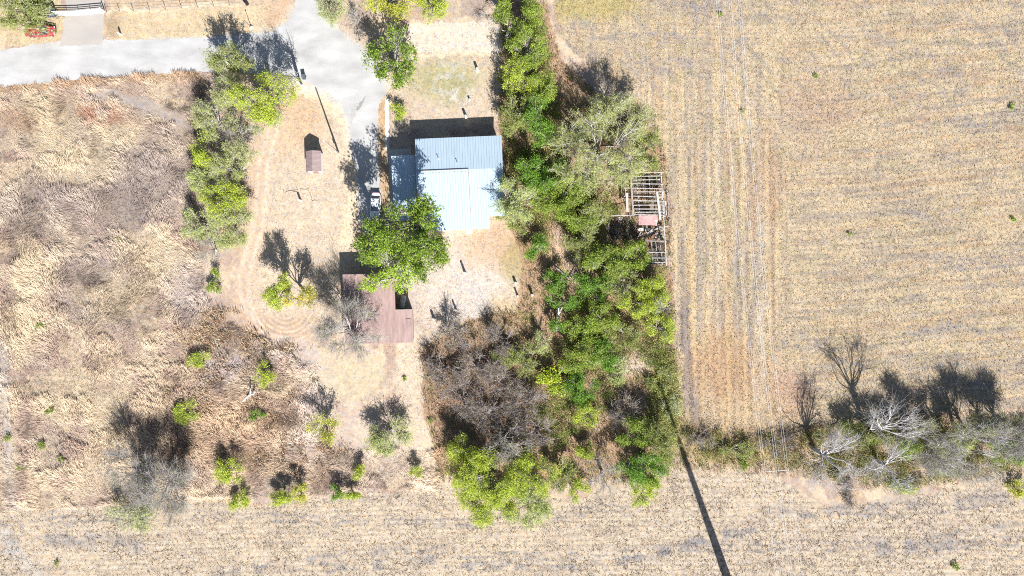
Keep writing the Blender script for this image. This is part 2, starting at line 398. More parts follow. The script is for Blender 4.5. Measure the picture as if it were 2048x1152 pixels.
    # footpath south of the barn
    mix(path(wu, wv, [(830,690),(815,760),(840,850),(850,960)], 28), alb(240, 218, 188), 0.85)
    # house yard
    mix(ell(wu, wv, 930, 560, 120, 110), alb(240, 222, 202), 0.85)
    mix(ell(wu, wv, 985, 490, 70, 45), orange, 0.6); mix(ell(wu, wv, 1040, 520, 35, 45), alb(186, 168, 104), 0.6)
    mix(ell(wu, wv, 930, 575, 50, 60, 0, .9) * smooth(.4, .6, mid), alb(228, 218, 208), 0.5)
    mix(ell(wu, wv, 1015, 640, 45, 55), alb(226, 196, 140), 0.6)
    # north yard
    mix(pnpoly(wu, wv, [(790,105),(1000,98),(1000,240),(785,270)]).astype(float), alb(226, 204, 176), 0.8)
    mix(ell(wu, wv, 890, 160, 75, 45), green, 0.6); mix(ell(wu, wv, 905, 175, 40, 45, 0, .9) * smooth(.45, .6, fbm(u / 14 + 7, v / 14, 3)), alb(230, 222, 210), 0.7)
    mix(pnpoly(wu, wv, [(770,60),(1000,35),(1000,98),(800,104)]).astype(float), alb(247, 230, 206), 0.85)
    mix(path(wu, wv, [(820,112),(900,104),(1000,101)], 3), alb(252, 236, 200), 0.7)
    mix(path(wu, wv, [(764,190),(766,300),(768,400)], 10), alb(222, 186, 140), 0.7)
    # north verge left
    mix(pnpoly(wu, wv, [(212,-300),(600,-300),(600,20),(560,55),(410,76),(212,80)]).astype(float), alb(234, 210, 168), 0.8)
    mix(pnpoly(wu, wv, [(212,-300),(600,-300),(600,12),(212,22)]).astype(float), alb(214, 188, 160), 0.6)
    mix(path(wu, wv, [(215,24),(300,20),(400,14),(490,8)], 2.5), alb(252, 232, 190), 0.8)
    mix(ell(wu, wv, 225, 50, 18, 24), brown, 0.4); mix(ell(wu, wv, 560, 30, 35, 30), alb(222, 180, 150), 0.5)
    mix(pnpoly(wu, wv, [(-300,-300),(130,-300),(128,60),(115,86),(-300,110)]).astype(float), alb(226, 204, 160), 0.7)
    # woods floor
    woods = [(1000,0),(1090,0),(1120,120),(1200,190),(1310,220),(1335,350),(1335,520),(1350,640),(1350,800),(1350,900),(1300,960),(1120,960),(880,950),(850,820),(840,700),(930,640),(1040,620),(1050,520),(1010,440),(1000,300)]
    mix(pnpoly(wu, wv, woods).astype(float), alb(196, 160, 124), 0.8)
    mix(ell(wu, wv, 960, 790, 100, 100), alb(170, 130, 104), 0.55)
    mix(path(wu, wv, [(1120,460),(1140,520),(1165,570)], 18), alb(238, 206, 180), 0.8)
    mix(ell(wu, wv, 1280, 720, 60, 25, -20), alb(236, 212, 186), 0.9); mix(ell(wu, wv, 1190, 865, 25, 35), alb(230, 190, 156), 0.8)
    mix(path(wu, wv, [(600,168),(650,182),(690,215),(703,260),(714,330),(718,400)], 9, .95), alb(240, 230, 216), 0.7)
    mix(path(wu, wv, [(645,30),(672,70),(710,92),(755,118),(776,170)], 9, .95), alb(240, 230, 214), 0.7); mix(path(wu, wv, [(588,10),(560,58),(480,76),(300,84)], 7, .95), alb(240, 226, 200), 0.6)
    # --- stubble field
    f = pnpoly(wu, wv, FIELD_EDGE).astype(float)
    mix(f, alb(240, 216, 178), 0.95)
    left = f * (1 - smooth(1540, 1600, u)) * smooth(230, 330, v)
    stripe = 0.5 + 0.5 * np.sin((u - 0.02 * v) / 2.7 + 2.2 * fbm(u / 30, v / 120, 2)) 
    mix(left * smooth(0.3, 0.95, stripe), alb(206, 186, 160), 0.55)
    for x0, w, c, k in [(1372, 7, grey, 0.75), (1388, 5, alb(240,210,160), .7), (1384, 3, orange, .5), (1400, 8, blue, 0.3), (1432, 6, pale, .5), (1452, 5, orange, .4), (1475, 5, grey, .5), (1500, 8, grey, .6), (1520, 6, pale, .6), (1545,8,orange,.5)]:
        ln = 1 - smooth(w * 0.5, w * 1.3, np.abs(wu - x0 - (v - 500) * -0.012))
        mix(left * ln, c, k)
    sl = fbm(u / 6.5 + 3, v / 170, 3); sr = fbm(u / 90 + 8, vv_(u, v) / 7, 3); sd = fbm((u + v) / 60, (u - v) / 14, 3)
    LW = f * (1 - smooth(1540, 1620, u)); RW = f * smooth(1540, 1620, u)
    mix(LW * smooth(.52, .66, sl), alb(194, 178, 160), .5); mix(LW * smooth(.48, .34, sl), alb(250, 224, 176), .6); mix(LW * smooth(.55, .7, fbm(u / 9 + 40, v / 140, 3)), alb(230, 190, 146), .35)
    mix(RW * smooth(.52, .66, sr), alb(184, 170, 156), .55); mix(RW * smooth(.48, .34, sr), alb(248, 222, 178), .5); mix(RW * smooth(.54, .7, fbm(u / 130 + 40, vv_(u, v) / 10, 3)), alb(226, 184, 140), .45)
    mix(f * smooth(.54, .68, sd) * (1 - smooth(150, 330, v)), alb(186, 176, 168), .5); mix(f * smooth(.6, .7, fbm(u / 22, v / 16 + 70, 3)), alb(206, 196, 140), .3)
    mix(f * (1 - smooth(6, 12, np.abs(wu - 1368 - np.maximum(v - 690, 0) * 0.12))) * smooth(560, 620, v), grey, 0.85)
    right = f * smooth(1540, 1620, u) + f * (1 - smooth(60, 220, v))
    vv = v + 0.085 * (u - 1600) * smooth(1500, 1900, u)
    st2 = 0.5 + 0.5 * np.sin(vv / 1.5 + 3.0 * fbm(u / 160, vv / 40, 2))
    mix(np.clip(right, 0, 1) * smooth(0.3, 0.95, st2) * (.4 + fbm(u / 50, v / 30, 2)), alb(196, 178, 156), 0.55)
    band = 0.6 * fbm(u / 70, vv / 11, 3) + 0.4 * fbm(u / 22 + 4, vv / 16, 3)
    mix(np.clip(right, 0, 1) * smooth(0.54, 0.72, band), alb(190, 176, 160), 0.45)
    mix(np.clip(right, 0, 1) * smooth(0.5, 0.36, band), alb(242, 216, 172), 0.4)
    mix(f * ell(wu, wv, 1640, 215, 70, 55, 0, .9), alb(222, 184, 154), 0.4); mix(f * ell(wu, wv, 1540, 370, 30, 60, 0, .9), alb(226, 184, 144), 0.4)
    mix(f * ell(wu, wv, 1450, 740, 70, 70), alb(228, 180, 132), 0.5); mix(f * ell(wu, wv, 1580, 790, 40, 50), alb(224, 176, 150), 0.5)
    mix(f * ell(wu, wv, 1500, 830, 90, 40), alb(238, 208, 164), 0.6)
    for e in [(1405,10,50,22),(1480,40,30,12),(1300,130,40,16),(1180,45,30,18),(1480,82,22,12),(1230,70,60,8),(1320,75,50,7),(1600,690,60,8),(1900,660,120,8),(1950,520,90,8),(1850,430,100,7),(1960,240,60,12),(1700,730,50,10),(1880,730,100,9),(1900,775,140,8),(1470,520,12,50)]:
        mix(f * ell(wu + 1.2 * (wu - u), wv + 1.0 * (wv - v), *e, 0, .9) * smooth(.35, .6, fine), alb(170, 164, 164), 0.6)
    mix(f * ell(wu, wv, 1180, 10, 90, 30), alb(214, 196, 110), 0.55)
    # hedge strip bottom right
    mix(path(wu, wv, [(1360,880),(1450,895),(1560,900),(1700,900),(1900,890),(2200,870)], 42), alb(200, 172, 134), 0.8)
    mix(path(wu, wv, [(1330,750),(1345,850),(1400,905),(1520,900)], 22), alb(200, 180, 120), 0.6)
    mix(ell(wu, wv, 1700, 990, 30, 25), alb(214, 184, 142), 0.5)
    # --- bottom strip
    b = pnpoly(wu, wv, BOTTOM).astype(float)
    mix(b, alb(240, 218, 186), 0.92)
    bb = 0.5 * fbm(u / 110 + 3, (v + 0.03 * u) / 11, 3) + 0.5 * fbm(u / 25 + 3, v / 12, 3)
    mix(b * smooth(0.5, 0.64, bb), alb(204, 188, 170), 0.4); mix(b * smooth(0.5, 0.36, bb), alb(242, 224, 196), 0.45)
    vb = v + 10 * np.sin((u - 700) / 420.); st3 = 0.5 + 0.5 * np.sin(vb / 1.55 + 3 * fbm(u / 200, v / 40, 2)); mix(b * smooth(0.3, 0.95, st3) * (.4 + fbm(u / 60, v / 20, 2)), alb(206, 184, 158), 0.5)
    for pth, w in [([(420,1150),(640,1110),(860,1100),(900,1095)], 5), ([(680,1135),(850,1128),(1000,1140),(1150,1135)], 6), ([(1150,1140),(1350,1100),(1500,1060)], 7), ([(1300,1110),(1420,1080),(1560,1030),(1750,1010),(2100,990)], 11), ([(1780,1075),(1900,1065),(2060,1045)], 5), ([(0,1090),(150,1080),(300,1090)], 14), ([(0,1040),(400,1022),(900,1040),(1300,1010)], 2.5), ([(0,1052),(400,1034),(900,1052),(1300,1022)], 2.5), ([(500,1128),(900,1118),(1400,1090),(2100,1075)], 3), ([(500,1142),(900,1131),(1400,1104),(2100,1089)], 3), ([(1500,1040),(1800,1030),(2100,1000)], 3), ([(1750,1100),(1900,1090)], 14)]:
        mix(path(wu, wv, pth, w, .95) * smooth(.35, .6, mid), alb(176, 168, 162), 0.7)
    mix(path(wu, wv, [(0,1060),(40,1110),(90,1170)], 12, .9), alb(226, 216, 202), 0.5)
    cr = np.clip(smooth(0.45, 0.62, fbm(u / 70 + 11, v / 70, 3)), 0, 1) * (b * 1.0 + f * 0.55) + 0.15 * (u < 450) + ell(u, v, 1430, 1110, 160, 60) * 0.6 + ell(u, v, 1750, 1090, 250, 60) * 0.6 + ell(u, v, 60, 460, 80, 60) * .3
    C = C * (0.80 + 0.26 * fine + 0.16 * fbm(u / 2.6, v / 2.6 + 31, 2))[..., None]
    lfm = pnpoly(wu, wv, LFP) * 0.12 + f * 0.14 + b * 0.10
    C = C * (1 - lfm)[..., None]
    return C, np.clip(cr, 0, 1)

ax = np.concatenate([[-9000, -5000, -2600, -1400, -700, -400, -220, -120], np.arange(-60, 2112, 1.9), [2150, 2250, 2450, 2800, 3500, 4700, 7000, 11000]])
ay = np.concatenate([[-9000, -5000, -2600, -1400, -700, -400, -220, -120], np.arange(-60, 1215, 1.9), [1260, 1350, 1550, 1900, 2600, 3800, 6200, 10000]])
U, Vv = np.meshgrid(ax, ay)
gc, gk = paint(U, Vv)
def ground_col(u, v):
    """nearest ground colour for blades"""
    i = np.clip(np.searchsorted(ax, u), 0, len(ax) - 1); j = np.clip(np.searchsorted(ay, v), 0, len(ay) - 1)
    return gc[j, i]
nx, ny = len(ax), len(ay)
Vg = np.stack([(U - 1024) / S, (576 - Vv) / S, np.zeros(U.shape)], -1).reshape(-1, 3)
ii = (np.arange(ny - 1)[:, None] * nx + np.arange(nx - 1)[None, :]).ravel()
Fg = np.stack([ii, ii + nx, ii + nx + 1, ii + 1], -1)
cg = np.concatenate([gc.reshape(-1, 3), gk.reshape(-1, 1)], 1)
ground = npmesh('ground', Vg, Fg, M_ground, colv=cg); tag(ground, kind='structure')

def sheet(name, poly, z, mat, jit=2.6, step=4, kind='structure'):
    pts = []
    for a, b in zip(poly, poly[1:] + poly[:1]):
        n = max(1, int(math.hypot(b[0]-a[0], b[1]-a[1]) / step))
        for i in range(n):
            t = i / n; x = a[0] + (b[0]-a[0]) * t; y = a[1] + (b[1]-a[1]) * t
            jx = (float(vnoise(np.array(x / 5.0), np.array(y / 5.0))) - 0.5) * 2 * jit
            jy = (float(vnoise(np.array(x / 5.0 + 77), np.array(y / 5.0))) - 0.5) * 2 * jit
            p = G(x + jx, y + jy); pts.append((p.x, p.y, z))
    me = bpy.data.meshes.new(name); me.from_pydata(pts, [], [tuple(range(len(pts)))]); me.materials.append(mat)
    bm = bmesh.new(); bm.from_mesh(me); bm.normal_update()
    for f in bm.faces:
        if f.normal.z < 0: f.normal_flip()
    bm.to_mesh(me); bm.free()
    o = bpy.data.objects.new(name, me); col.objects.link(o); tag(o, kind=kind); return o

ROAD = [(-900,150),(-300,115),(0,101),(60,90),(120,83),(205,79),(300,79),(410,74),(480,70),(545,62),(572,45),(590,15),(600,-80),(610,-600),(650,-600),(637,-80),(642,0),(665,40),(690,75),(722,97),(752,115),(765,150),(774,185),(764,200),(757,215),(756,260),(757,330),(762,400),(765,470),(735,475),(716,440),(716,380),(714,340),(704,300),(700,260),(694,232),(680,208),(660,188),(635,174),(615,166),(600,161),(588,152),(560,149),(420,143),(380,144),(300,148),(200,156),(100,165),(0,174),(-300,196),(-900,240)]
M_road = gravel('pale_caliche_road', (0.345, 0.347, 0.35), 0.2)
M_drive = gravel('worn_concrete_drive', (0.315, 0.295, 0.28), 0.09)
sheet('road', ROAD, 0.010, M_road)
sheet('driveway', [(132,-300),(209,-300),(208,0),(206,40),(205,88),(118,92),(126,70),(130,40),(131,0)], 0.014, M_drive, jit=2.4)
sheet('path', [(770,196),(778,196),(779,299),(770,299)], 0.018, gravel('walk_concrete', (0.47, 0.46, 0.43), 0.2), jit=1.4)
# worn dark patches of old asphalt on the driveway
sheet('asphalt_patch', [(728,196),(733,191),(727,203),(722,214),(716,222),(713,219),(718,208)], 0.018, gravel('old_asphalt', (0.24, 0.235, 0.23), 0.3), jit=2.0, step=2)
sheet('asphalt_patch', [(702,222),(710,218),(711,230),(707,240),(702,250),(700,238)], 0.018, gravel('old_asphalt_worn', (0.30, 0.295, 0.29), 0.3), jit=2.0, step=2)

# ------------------------------------------------------------------ blades: dry grass, stubble, weeds
def blades(name, u, v, L, w, az, tilt, colr, label, cat, nb=4, spread=0.9, jitter=0.12):
    """tufts at u,v (photo pixels on the ground); each nb blades; az lean azimuth, tilt from vertical"""
    n = len(u); r = np.random.default_rng(abs(hash(name)) % 1000 if False else len(u) % 9973)
    X = (u - 1024) / S; Y = (576 - v) / S
    X = np.repeat(X, nb) + r.normal(0, jitter, n * nb); Y = np.repeat(Y, nb) + r.normal(0, jitter, n * nb)
    Lb = np.repeat(L, nb) * r.uniform(0.55, 1.15, n * nb); wb = np.repeat(w, nb) * r.uniform(0.6, 1.3, n * nb)
    A = np.repeat(az, nb) + r.normal(0, spread, n * nb); T = np.clip(np.repeat(tilt, nb) + r.normal(0, 0.3, n * nb), 0.05, 1.5)
    D = np.stack([np.cos(A) * np.sin(T), np.sin(A) * np.sin(T), np.cos(T)], -1)
    B = np.stack([-np.sin(A), np.cos(A), np.zeros_like(A)], -1)
    P = np.stack([X, Y, np.full_like(X, 0.0)], -1)
    mid = P + D * (Lb * 0.5)[:, None] + np.array([0, 0, 0.04]) * Lb[:, None]
    tip = P + D * Lb[:, None] - np.array([0, 0, 0.10]) * Lb[:, None]
    tip[:, 2] = np.maximum(tip[:, 2], 0.03)
    V = np.stack([P, mid - B * (wb * 0.5)[:, None], tip, mid + B * (wb * 0.5)[:, None]], 1).reshape(-1, 3)
    F = np.arange(n * nb * 4).reshape(-1, 4)
    c = np.repeat(colr, nb, 0) * r.uniform(0.82, 1.18, (n * nb, 1)); c = np.repeat(c, 4, 0)
    o = npmesh(name, V, F, M_grass, colv=c); tag(o, label, cat, kind='stuff'); return o

ROADP = [(a, b) for a, b in ROAD]
BLD = [[(828,272),(1008,264),(1010,436),(985,465),(832,468),(780,440),(778,300)], [(684,544),(830,530),(832,690),(684,692)], [(610,300),(648,300),(648,348),(610,348)], [(770,190),(780,190),(780,305),(770,305)], [(130,-80),(210,-80),(208,85),(118,90)]]
def scatter(x0, x1, y0, y1, n, seed, poly=None, avoid=True, dens=None):
    r = np.random.default_rng(seed); u = r.uniform(x0, x1, n); v = r.uniform(y0, y1, n)
    k = np.ones(n, bool)
    if poly is not None:
        k &= pnpoly(u + 12 * (fbm(u / 15, v / 15, 2) - .5), v + 12 * (fbm(u / 15 + 9, v / 15, 2) - .5), poly)
    if avoid:
        k &= ~pnpoly(u, v, ROADP)
        k &= r.random(n) > 0.75 * path(u, v, [(560,250),(520,300),(515,380),(508,460),(490,530),(485,590),(510,640),(560,668),(620,665)], 17) + 0.6 * ell(u, v, 590, 655, 60, 35)
        for b in BLD: k &= ~pnpoly(u, v, b)
    if dens is not None: k &= r.random(n) < dens(u, v)
    return u[k], v[k], r

# left field, tall dry grass lying in swirls
LF = [(-60,172),(100,166),(200,158),(380,147),(420,170),(400,260),(390,420),(410,560),(420,620),(540,700),(640,730),(640,900),(880,900),(890,980),(700,985),(440,1000),(0,1025),(-60,1030)]
u, v, r = scatter(-60, 900, 140, 1030, 190000, 21, LF, dens=lambda u, v: 0.5 + 0.5 * smooth(0.42, 0.62, fbm(u / 30 + 3, v / 30, 3)) + ell(u, v, 70, 545, 50, 60) + ell(u, v, 50, 665, 60, 60) + 0.5 * ell(u, v, 420, 850, 160, 100) - 1.3 * path(u, v, [(190,192),(230,190),(290,210),(345,235),(390,260)], 8) - 0.5 * path(u, v, [(0,690),(12,800),(25,950),(45,1060)], 7))
tall = smooth(0.42, 0.6, fbm(u / 30 + 3, v / 30, 3)) + 1.0 * ell(u, v, 90, 540, 55, 60) + 1.0 * ell(u, v, 60, 665, 65, 60) + 0.6 * ell(u, v, 440, 850, 150, 100)
az = 1.9 + 3.2 * (fbm(u / 70, v / 70, 2) - 0.5) * 2
c = ground_col(u, v) * (1.38 + 0.22 * np.clip(tall, 0, 1))[:, None] * np.where(r.random(len(u)) < 0.16, 0.5, 1.08)[:, None]
blades('dry_grass', u, v, 0.42 + 0.75 * np.clip(tall, 0, 1.6), np.full(len(u), 0.042) + 0.008 * tall, az, np.full(len(u), 1.0), c,
       'long dry straw-coloured grass lying in swirls across the rough left field', 'grass', nb=4, spread=0.32)
# stubble field
def rowd(u, v):
    left = (1 - smooth(1540, 1600, u)) * smooth(230, 330, v)
    vv = v + 0.085 * (u - 1600) * smooth(1500, 1900, u)
    s = np.where(left > 0.5, np.sin((u - 0.02 * v) / 2.7 + 2.2 * fbm(u / 30, v / 120, 2)), np.sin(vv / 1.5 + 3.0 * fbm(u / 160, vv / 40, 2))); return 0.25 + 0.75 * (s < 0.1) * (0.6 + 0.4 * fbm(u / 12, v / 12, 2))
FE2 = [p if abs(p[0]) < 3000 and abs(p[1]) < 3000 else (min(max(p[0], -3000), 3000), min(max(p[1], -3000), 3000)) for p in FIELD_EDGE]
u, v, r = scatter(1080, 2110, -60, 900, 230000, 33, FE2, dens=lambda u, v: rowd(u, v))
c = ground_col(u, v) * r.uniform(1.1, 1.42, (len(u), 1)) * np.where(r.random(len(u)) < 0.07, 0.5, 1.0)[:, None]
blades('crop_stubble', u, v, r.uniform(0.12, 0.30, len(u)), r.uniform(0.05, 0.09, len(u)), r.uniform(0, 6.28, len(u)), np.full(len(u), 0.8), c,
       'short straw stubble in rows over the cut field right of the woods', 'stubble', nb=3, spread=1.5, jitter=0.07)
# bottom strip
BT2 = [(max(-60, min(2110, p[0])), max(-60, min(1215, p[1]))) for p in BOTTOM]
u, v, r = scatter(-60, 2110, 900, 1215, 85000, 41, BT2, dens=lambda u, v: 0.3 + 0.7 * smooth(0.4, 0.6, fbm(u / 25, v / 8, 3)))
c = ground_col(u, v) * r.uniform(0.95, 1.3, (len(u), 1)) * np.where(r.random(len(u)) < 0.06, 0.5, 1.0)[:, None]
blades('headland_stubble', u, v, r.uniform(0.12, 0.32, len(u)), r.uniform(0.06, 0.11, len(u)), r.uniform(0, 6.28, len(u)), np.full(len(u), 0.8), c,
       'sparse clods and stubble on the pale headland along the bottom', 'stubble', nb=3, spread=1.5, jitter=0.08)
# yards and verges
YD = [(-60,-60),(1100,-60),(1100,640),(850,700),(850,960),(830,960),(760,700),(560,700),(480,600),(500,300),(560,160),(410,140),(-60,190)]
u, v, r = scatter(-60, 1100, -60, 960, 130000, 51, YD, dens=lambda u, v: 0.25 + 0.6 * smooth(0.4, 0.62, fbm(u / 20, v / 20, 3)))
c = ground_col(u, v) * r.uniform(0.7, 1.3, (len(u), 1))
blades('yard_grass', u, v, r.uniform(0.08, 0.2, len(u)), r.uniform(0.04, 0.08, len(u)), r.uniform(0, 6.28, len(u)), np.full(len(u), 0.9), c,
       'thin short dead lawn grass around the house, shed and verges', 'grass', nb=3, spread=1.5, jitter=0.08)
# dead weeds in the woods and hedges
WD = [(1000,0),(1090,0),(1120,120),(1200,190),(1310,220),(1338,350),(1345,520),(1350,640),(1360,800),(1380,860),(1560,870),(1750,830),(2110,830),(2110,930),(1800,985),(1560,950),(1380,940),(1300,960),(1120,980),(880,960),(850,820),(840,700),(860,680),(930,640),(1040,610),(1050,520),(1010,440),(1000,300)]
u, v, r = scatter(830, 2110, 0, 990, 90000, 61, WD, dens=lambda u, v: 0.5 + 0.5 * smooth(0.4, 0.6, fbm(u / 18, v / 18, 3)))
pal = np.array([alb(206,178,138), alb(230,206,166), alb(168,132,104), alb(170,176,100), alb(150,160,84), alb(226,184,128)])
c = pal[np.clip((fbm(u / 22 + 9, v / 22, 3) * 9 - 1.6 + r.normal(0, 0.8, len(u))).astype(int), 0, 5)] * r.uniform(0.7, 1.2, (len(u), 1))
bz = ell(u, v, 960, 760, 110, 110)[:, None]; c = c * (1 - 0.6 * bz) + alb(200, 180, 160) * r.uniform(.6, 1.15, (len(u), 1)) * 0.6 * bz
blades('dead_weeds', u, v, r.uniform(0.3, 0.95, len(u)), r.uniform(0.05, 0.10, len(u)), r.uniform(0, 6.28, len(u)), np.full(len(u), 0.6), c,
       'tangled brown and straw weeds under and between the trees of the thicket', 'weeds', nb=4, spread=1.2, jitter=0.2)
# russet tall weeds
u, v, r = scatter(330, 700, 620, 960, 15000, 71, None, dens=lambda u, v: smooth(0.44, 0.6, fbm(u / 24 + 1, v / 24, 3)) * np.clip(ell(u, v, 440, 830, 130, 110) + ell(u, v, 420, 650, 60, 50) + ell(u, v, 540, 700, 50, 45) + ell(u, v, 590, 900, 90, 60), 0, 1))
pal = np.array([alb(226,188,142), alb(242,214,174), alb(180,138,108), alb(246,224,188)])
c = pal[np.clip((fbm(u / 14 + 9, v / 14, 3) * 6 - 1 + r.normal(0, 0.6, len(u))).astype(int), 0, 3)] * r.uniform(0.7, 1.2, (len(u), 1))
blades('russet_weeds', u, v, r.uniform(0.5, 1.2, len(u)), r.uniform(0.05, 0.09, len(u)), 1.9 + r.normal(0, 0.5, len(u)), np.full(len(u), 0.6), c,
       'russet knee-high weeds in the lower left between the small green shrubs', 'weeds', nb=4, spread=0.8, jitter=0.2)

# ------------------------------------------------------------------ trees
def tubes(P, R, k=4):
    """P (n,m,3) polylines, R (n,m) radii -> verts, quads"""
    n, m, _ = P.shape
    T = np.empty_like(P); T[:, 1:-1] = P[:, 2:] - P[:, :-2]; T[:, 0] = P[:, 1] - P[:, 0]; T[:, -1] = P[:, -1] - P[:, -2]
    T /= np.linalg.norm(T, axis=2, keepdims=True) + 1e-9
    ref = np.where(np.abs(T[..., 2:3]) > 0.9, np.array([1.0, 0, 0]), np.array([0, 0, 1.0]))
    A = np.cross(T, ref); A /= np.linalg.norm(A, axis=2, keepdims=True) + 1e-9; B = np.cross(T, A)
    ang = 2 * np.pi * np.arange(k) / k
    V = P[:, :, None, :] + R[:, :, None, None] * (A[:, :, None, :] * np.cos(ang)[None, None, :, None] + B[:, :, None, :] * np.sin(ang)[None, None, :, None])
    idx = np.arange(n * m * k).reshape(n, m, k); nxt = np.roll(idx, -1, axis=2)
    F = np.stack([idx[:, :-1], nxt[:, :-1], nxt[:, 1:], idx[:, 1:]], -1).reshape(-1, 4)
    return V.reshape(-1, 3), F
def curve(a, b, m, bend, r, up=0.0):
    """a,b (n,3) -> (n,m,3) wandering polylines"""
    n = len(a); t = np.linspace(0, 1, m)[None, :, None]; L = np.linalg.norm(b - a, axis=1)[:, None, None]
    P = a[:, None, :] * (1 - t) + b[:, None, :] * t
    off = r.normal(0, 1, (n, 1, 3)) * L * bend; P = P + off * (4 * t * (1 - t))
    P += r.normal(0, 1, P.shape) * L * bend * 0.25 * (t * (1 - t) * 4)
    P[..., 2] += up * L[..., 0] * (4 * t * (1 - t))[..., 0]
    return P
def joinmesh(parts):
    V = []; F = []; n = 0
    for v, f in parts: V.append(v); F.append(f + n); n += len(v)
    return np.concatenate(V), np.concatenate(F)

g1 = lambda *c: np.array(c)
KIND = {  # leaf length, width, leaf area index, palette, bark, lobes, clump radius, twigs per clump, twig radius
 'pecan':   dict(L=.36, w=.21, lai=2.3, pal=[g1(.07,.125,.016), g1(.12,.19,.022), g1(.045,.085,.014), g1(.18,.24,.04)], bark='grey', cr=.62, tw=1, tr=.02),
 'pecanlt': dict(L=.32, w=.19, lai=1.9, pal=[g1(.17,.26,.03), g1(.25,.33,.05), g1(.12,.20,.025)], bark='pale', cr=.55, tw=1, tr=.02),
 'oak':     dict(L=.23, w=.12, lai=2.2, pal=[g1(.075,.13,.02), g1(.145,.205,.035), g1(.215,.26,.06)], bark='grey', cr=.50, tw=1, tr=.02),
 'bright':  dict(L=.24, w=.13, lai=2.2, pal=[g1(.08,.17,.025), g1(.13,.23,.035), g1(.06,.12,.018)], bark='grey', cr=.50, tw=1, tr=.02),
 'lime':    dict(L=.22, w=.11, lai=2.1, pal=[g1(.24,.30,.035), g1(.17,.235,.03), g1(.30,.34,.07)], bark='grey', cr=.50, tw=2, tr=.018),
 'yellow':  dict(L=.26, w=.13, lai=1.7, pal=[g1(.27,.30,.035), g1(.20,.26,.03), g1(.31,.29,.07)], bark='grey', cr=.50, tw=1, tr=.018),
 'autumn':  dict(L=.26, w=.14, lai=1.5, pal=[g1(.22,.28,.03), g1(.28,.29,.05), g1(.36,.25,.06)], bark='pale', cr=.50, tw=2, tr=.02),
 'olive':   dict(L=.26, w=.10, lai=1.5, pal=[g1(.15,.18,.05), g1(.22,.25,.07), g1(.10,.13,.035)], bark='olive', cr=.55, tw=3, tr=.022),
 'mesq':    dict(L=.26, w=.06, lai=1.4, pal=[g1(.25,.285,.11), g1(.19,.235,.07), g1(.31,.34,.16)], bark='pale', cr=.6, tw=6, tr=.020),
 'pale':    dict(L=.26, w=.08, lai=1.0, pal=[g1(.26,.31,.12), g1(.32,.36,.18), g1(.20,.26,.08)], bark='pale', cr=.55, tw=4, tr=.020),
 'bare':    dict(L=.22, w=.10, lai=.04, pal=[g1(.24,.26,.10)], bark='pale', cr=.95, tw=9, tr=.016),
 'barewt':  dict(L=.22, w=.10, lai=.0, pal=[g1(.24,.26,.10)], bark='white', cr=1.3, tw=9, tr=.015),
 'brush':   dict(L=.26, w=.08, lai=.3, pal=[g1(.24,.18,.14), g1(.19,.155,.14), g1(.27,.22,.16), g1(.16,.17,.09)], bark='brush', cr=.8, tw=10, tr=.02),
 'broad':   dict(L=.30, w=.22, lai=1.8, pal=[g1(.30,.30,.03), g1(.16,.25,.03), g1(.08,.16,.02), g1(.30,.36,.04)], bark='grey', cr=.40, tw=1, tr=.02),
}
NT = 0
